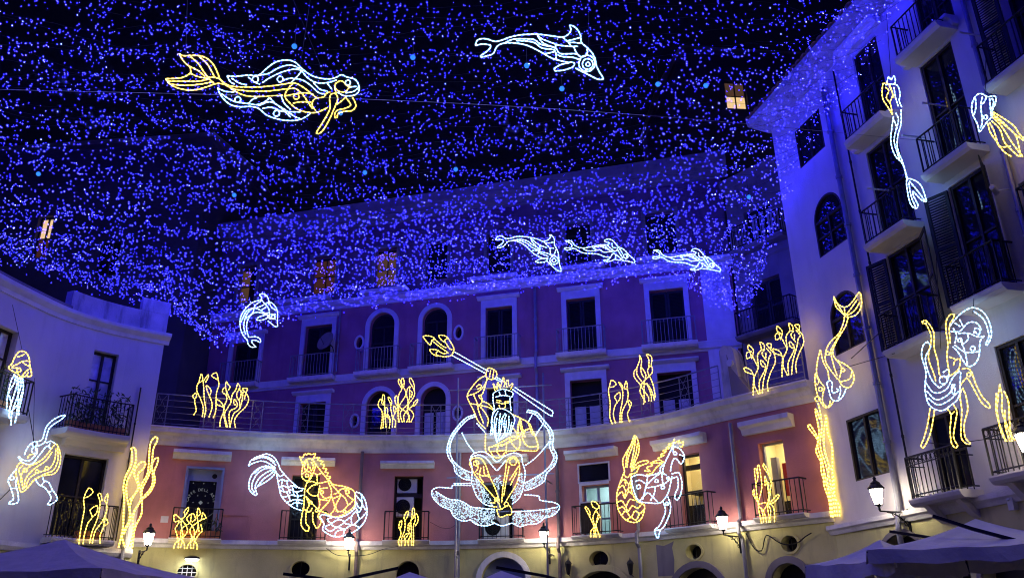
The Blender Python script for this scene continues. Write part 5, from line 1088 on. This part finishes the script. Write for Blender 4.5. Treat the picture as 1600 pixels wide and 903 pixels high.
for r in range(rows+1):
    v = r/rows; ph = [rn.uniform(0, 6.28) for _ in range(3)]; pts = []
    n = 150
    for i in range(n+1):
        u = i/n; vv = v+(0.0035*math.sin(u*14+ph[0])+0.003*math.sin(u*37+ph[1]))*min(1, v*12)
        p = net_pt(u, max(0, min(1, vv))); p = p+Vector((0, 0, 0.10*math.sin(u*23+ph[2])-0.06*abs(math.sin(u*40+ph[0]))))
        pts.append(p)
    wire.tube(pts, 0.0025, 3, cap=False)
    L_ = sum((b_-a_).length for a_, b_ in zip(pts, pts[1:])); cnt = int(L_/(0.064 if v < .5 else 0.09))
    for k in range(cnt):
        t = rn.random()*n; i = min(n-1, int(t)); p = pts[i].lerp(pts[i+1], t-i)
        p = p+Vector((rn.gauss(0, .06), rn.gauss(0, .13), -abs(rn.gauss(0, .16))+.04))
        d = (p-CAM).length; rad = 0.0084*rn.uniform(.35, 1.2)*(1.5 if rn.random() < .06 else 1.0)
        rad *= min(1.25, max(0.8, d/20))
        (ledw if rn.random() < .06 else led).octa(p, rad)
o = led.build('light_net', M_LED); o['kind'] = 'stuff'; o['label'] = 'net of countless small blue lights hung over the square'; o['category'] = 'light net'
w_ = ledw.build('bright_bulbs', M_LEDW, o); w_['kind'] = 'stuff'
w_ = wire.build('string_wires', M_CABLE, o); w_['kind'] = 'stuff'
# blurred blue light spots among the strings, built as glowing balls
for k, (x, y, z, lb) in enumerate(((460, 73, 12.5, 'round blue glow spot just above the overhead mermaid'), (645, 90, 12.5, 'round blue glow spot between the overhead mermaid and large dolphin'), (823, 103, 12.2, 'round blue glow spot just below the large dolphin belly'), (878, 139, 12.2, 'round blue glow spot below the large dolphin head'),
    (1028, 132, 12.3, 'round blue glow spot right of the large dolphin'), (712, 265, 12.0, 'round blue glow spot in mid net above the roof line'), (570, 270, 12.0, 'round blue glow spot in the net above the pink roof at left'), (532, 177, 12.2, 'round blue glow spot below the overhead mermaid face'), (366, 305, 12.0, 'round blue glow spot at the far left of the pink roof'), (1103, 134, 12.4, 'round blue glow spot beside the far lit window'), (1170, 308, 11.8, 'round blue glow spot near the corner of the white side building'), (60, 272, 12.3, 'round blue glow spot near the left edge of the net'))):
    p = at_height(x, y, z); t = thing('glow_ball', lb, 'lamp', tuple(p), 'round blue glow spots in the net')
    b = MB(); b.lathe(p, [(.012, -.055), (.04, -.035), (.055, 0), (.04, .035), (.012, .055)], 10); b.build('globe', M_BALL, t, smooth=True)
    b = MB(); b.lathe(p, [(.018, .05), (.018, .085)], 6); b.tube([p+Vector((0, 0, .08)), p+Vector((0, 0, .55))], .004, 3); b.build('hanger', M_CABLE, t)

# ------------------------------------------------------------------ lanterns on wall brackets
def lantern_proto():
    t = thing('street_lantern', '', 'lantern', (0, 0, 0), 'street lanterns on the walls')
    # local frame: wall at y=0 behind, lamp at origin, bracket runs to +y by 0.8
    b = MB(); z0, z1 = 0.12, 0.50; a0, a1 = 0.10, 0.175
    def ringp(z, a): return [(a*math.cos(PI/6+k*PI/3), a*math.sin(PI/6+k*PI/3), z) for k in range(6)]
    g0, g1 = ringp(z0, a0), ringp(z1, a1)
    for k in range(6): j = (k+1) % 6; b.poly([g0[k], g0[j], g1[j], g1[k]])
    b.build('glass', M_LAMP, t)
    b = MB()
    for k in range(6): j = (k+1) % 6; b.tube([g0[k], g1[k]], .011, 4); b.tube([g1[k], g1[j]], .013, 4); b.tube([g0[k], g0[j]], .011, 4)
    b.lathe((0, 0, 0), [(.015, -.04), (.03, 0), (.02, .05), (.06, .09), (.105, .118)], 6); b.build('frame', M_IRON, t)
    b = MB(); b.lathe((0, 0, 0), [(.20, .505), (.21, .53), (.15, .60), (.12, .63), (.12, .66), (.05, .71), (.03, .74), (.05, .77), (.03, .80), (.006, .83)], 12); b.build('cap', M_IRON, t)
    b = MB(); b.tube([(0, 0, -.04), (0, .3, -.05), (0, .8, -.05)], .02, 6)
    b.tube(catmull([Vector((0, .8, -.5)), Vector((0, .7, -.3)), Vector((0, .45, -.12)), Vector((0, .2, -.06))], .05), .016, 5)
    for cy, cz, rr in ((.62, -.17, .085), (.40, -.11, .05), (.72, -.33, .06)): b.tube([(0, cy+rr*math.cos(k*PI/6), cz+rr*math.sin(k*PI/6)) for k in range(12)], .011, 4, closed=True)
    b.box(-.03, .03, .78, .82, -.55, .02); b.build('bracket', M_IRON, t)
    return t
proto = lantern_proto(); first = True
def put_lantern(F, x, y, label, off=.64):
    global first
    t = proto if first else copy_tree(proto); first = False
    q, z = F.hit(x, y, off); p = F.pt(q, z, off); n = F.normal(q)
    t.location = p-Vector((0, 0, .24)); t.scale = (.78, .78, .78); t.rotation_euler = (0, 0, math.atan2(n.x, -n.y)); t['label'] = label
put_lantern(FL, 232, 842, 'lit lantern by the tall left seaweed light, at the left corner')
put_lantern(FC, 545, 849, 'lit lantern under the scaled tail of the left horse light')
put_lantern(FC, 850, 839, 'lit lantern right below the shell of the sea king light')
put_lantern(FC, 1129, 817, 'lit lantern between the rearing horse and the red-poster door', )
put_lantern(FR, 1371, 776, 'lit lantern below the square window of the white right building')
put_lantern(FR, 1603, 692, 'lit lantern cut by the right edge under the balcony')
# unlit wall sconces, oval lamp over the round grille
for x, y, lb in ((888, 886, 'small unlit black sconce left of the oval window'), (985, 886, 'small unlit black sconce right of the oval window')):
    q, z = FC.hit(x, y, .15); p = FC.pt(q, z, .15); t = thing('wall_sconce', lb, 'lamp', tuple(p), 'unlit wall sconces')
    b = MB(); b.lathe(p, [(.02, -.2), (.05, -.16), (.085, .08), (.09, .1)], 6); b.build('lamp_body', M_IRON, t)
    b = MB(); b.lathe(p, [(.1, .103), (.06, .17), (.02, .2), (.005, .26)], 6); b.build('cap', M_IRON, t); b = MB(); b.tube([p+Vector((0, 0, -.18)), FC.pt(q, z-.22, 0)], .014, 4); b.build('arm', M_IRON, t)
q, z = FC.hit(300, 873, .3); p = FC.pt(q, z, .3); t = thing('wall_light', 'flat lit wall light above the round grilled window', 'lamp', tuple(p))
b = MB(); b.lathe(p, [(.2, .0), (.19, .05), (.08, .09)], 12); b.tube([p+Vector((0, 0, .06)), FC.pt(q, z+.06, 0)], .02, 5); b.build('housing', M_IRON, t); b = MB(); b.lathe(p, [(.14, -.05), (.18, -.003)], 12); b.build('diffuser', M_FLOOD, t)

# ------------------------------------------------------------------ cafe umbrellas in front
def umbrella(label, c, half, zp, ze, rot, m, val=.2, sag=.06, group=None, top=True, pole=True):
    t = thing('cafe_umbrella', label, 'umbrella', (c[0], c[1], 0), group); b = MB(); N = 8
    cr, sr = math.cos(rot), math.sin(rot)
    def W(x, y, z): return Vector((c[0]+x*cr-y*sr, c[1]+x*sr+y*cr, z))
    cor = [(-half, -half), (half, -half), (half, half), (-half, half)]
    for k in range(4):
        a, d = cor[k], cor[(k+1) % 4]; G = []
        for i in range(N+1):
            f = i/N; row = []
            for j in range(N+1):
                h = j/N; x = (a[0]+(d[0]-a[0])*h)*f; y = (a[1]+(d[1]-a[1])*h)*f
                z = zp+(ze-zp)*f**.92 - sag*math.sin(PI*h)*f*1.1 - .05*math.sin(PI*f) + .012*math.sin(h*19+k)*f
                row.append(W(x, y, z))
            G.append(row)
        for i in range(N):
            for j in range(N): b.poly([G[i][j], G[i+1][j], G[i+1][j+1], G[i][j+1]])
    b.build('canopy', m, t)
    for k in range(4):
        v = MB(); a, d = cor[k], cor[(k+1) % 4]; P = []
        for j in range(N*2+1):
            h = j/(N*2); x = a[0]+(d[0]-a[0])*h; y = a[1]+(d[1]-a[1])*h
            z = ze-sag*math.sin(PI*h)*1.1+.012*math.sin(h*19+k)
            w_ = .03*math.sin(h*17+k*2); nx, ny = (a[0]+d[0])/2/half*.02, (a[1]+d[1])/2/half*.02
            P.append((W(x, y, z), W(x+nx+w_*(1 if abs(ny) < .01 else 0)*.6, y+ny+w_*(1 if abs(nx) < .01 else 0)*.6, z-val-.015*math.sin(h*23+k))))
        for p, q in zip(P, P[1:]): v.poly([p[0], q[0], q[1], p[1]])
        v.build('valance', m, t)
    r = MB()
    for a in cor: r.tube([W(0, 0, zp-.04), W(a[0]*.5, a[1]*.5, zp+(ze-zp)*.53-.09), W(a[0], a[1], ze-.03)], .014, 5)
    r.build('ribs', M_IRON, t)
    if pole:
        r = MB(); r.lathe((c[0], c[1], 0), [(.028, 0), (.028, zp-.03)], 8); r.lathe((c[0], c[1], 0), [(.4, .0), (.4, .06), (.05, .1)], 12); r.build('pole', M_IRON, t)
    return t
def spot(x, y, d): v = ray(x, y); k = d/math.hypot(v.x, v.y); p = CAM+v*k; return p
p = spot(100, 842, 16.3); g_ = at_height(153, 888, 2.5)
umbrella('violet-grey cafe umbrella filling the lower left corner', (p.x, p.y), 1.9, p.z, 2.5, math.atan2(g_.y-p.y, g_.x-p.x)+math.radians(135), M_CANVL, sag=.03)
umbrella('pale cafe umbrella with hanging valance in the lower right corner', (6.42, 11.96), 1.3, 3.0, 2.56, math.radians(-30), M_CANVR, val=.17, sag=.03, pole=False)
umbrella('second pale cafe umbrella, left of and behind the lower right one', (5.24, 12.44), .75, 2.78, 2.46, math.radians(-60), M_CANVR, val=.2, sag=.03, pole=False)
def cantilever(label, pts):
    t = thing('umbrella_arm', label, 'umbrella arm', (pts[-1][0], pts[-1][1], 0)); b = MB(); b.tube(pts, .03, 4); b.build('boom', M_IRON, t)
    b = MB(); b.tube([pts[-1]-Vector((0, 0, .06)), Vector((pts[-1].x, pts[-1].y, .02))], .05, 6); b.box(pts[-1].x-.4, pts[-1].x+.4, pts[-1].y-.4, pts[-1].y+.4, .0, .08); b.build('post', M_IRON, t)
cantilever('black boom arm over the lower right umbrella', [spot(1458, 806, 12.9), spot(1520, 826, 12.8), spot(1640, 858, 12.6)])
cantilever('black boom arm at the arched door by the right umbrella', [spot(1391, 830, 14.6), spot(1440, 837, 14.3), spot(1500, 848, 14.0)])
p = spot(640, 893, 13.5); umbrella('pale umbrella top peeking in below the grilled arch', (p.x, p.y), 1.5, p.z, p.z-.42, .4, M_CANVR, pole=False)
p = spot(783, 891, 13.5); umbrella('pale umbrella top peeking in below the arched blue doorway', (p.x, p.y), 1.4, p.z, p.z-.4, .2, M_CANVR, pole=False)
cantilever('thin black boom arm left of the grilled arch', [spot(622, 887, 13.6), spot(556, 901, 13.4), spot(500, 915, 13.2)])
cantilever('thin black boom arm right of the arched blue doorway', [spot(776, 886, 13.6), spot(850, 899, 13.4), spot(900, 912, 13.2)])
cantilever('thin black boom arm below the dark oval window at left', [spot(443, 896, 13.6), spot(500, 903, 13.4), spot(540, 912, 13.2)])

# ------------------------------------------------------------------ loose cables
def cable(label, pts, r=.008, m=M_CABLE):
    b = MB(); b.tube(catmull(pts, .12), r, 4); o = b.build('cable', m); o['label'] = label; o['category'] = 'cable'; o['group'] = 'loose cables'
def fc(x, y, off=.06, F=FC): q, z = F.hit(x, y, off); return F.pt(q, z, off)
cable('looped black cable on the yellow wall left of the round window', [fc(*p) for p in ((1165, 832), (1172, 845), (1180, 858), (1190, 860), (1193, 848), (1197, 836), (1204, 838), (1214, 845), (1226, 850), (1245, 848), (1258, 838), (1268, 832))], .014)
cable('thin cable sagging under the ledge below the left horse light', [fc(*p, .2) for p in ((510, 856), (525, 866), (545, 868), (575, 866), (600, 857), (622, 853))], .012)
cable('thin cable drooping on the pink wall left of the sea king', [fc(*p) for p in ((672, 815), (690, 824), (705, 824), (716, 815))], .007)
cable('long pale wire stretched across the square under the net', [at_height(-10, 140, 11.9), at_height(560, 155, 10.9), at_height(1000, 180, 10.6), at_height(1430, 219, 10.6)], .004, M_RAILG)
cable('thin cable from the left balcony down to the dancer light', [fc(44, 636, .6, FL), fc(55, 700, .5, FL)], .01)
cable('black cable slanting from the right wall pipe to the balcony', [fc(1330, 560, .1, FR), fc(1385, 510, .45, FR)], .009)
cable('black cable slanting along the white right wall lower down', [fc(1300, 580, .1, FR), fc(1398, 552, .45, FR)], .009)
cable('thin cable between the two lower right balconies', [fc(1440, 690, .3, FR), fc(1480, 693, .3, FR), fc(1548, 685, .4, FR)], .009)
cable('dark cable along the left white wall behind the dancer light', [fc(-5, 785, .06, FL), fc(20, 760, .06, FL)], .01)
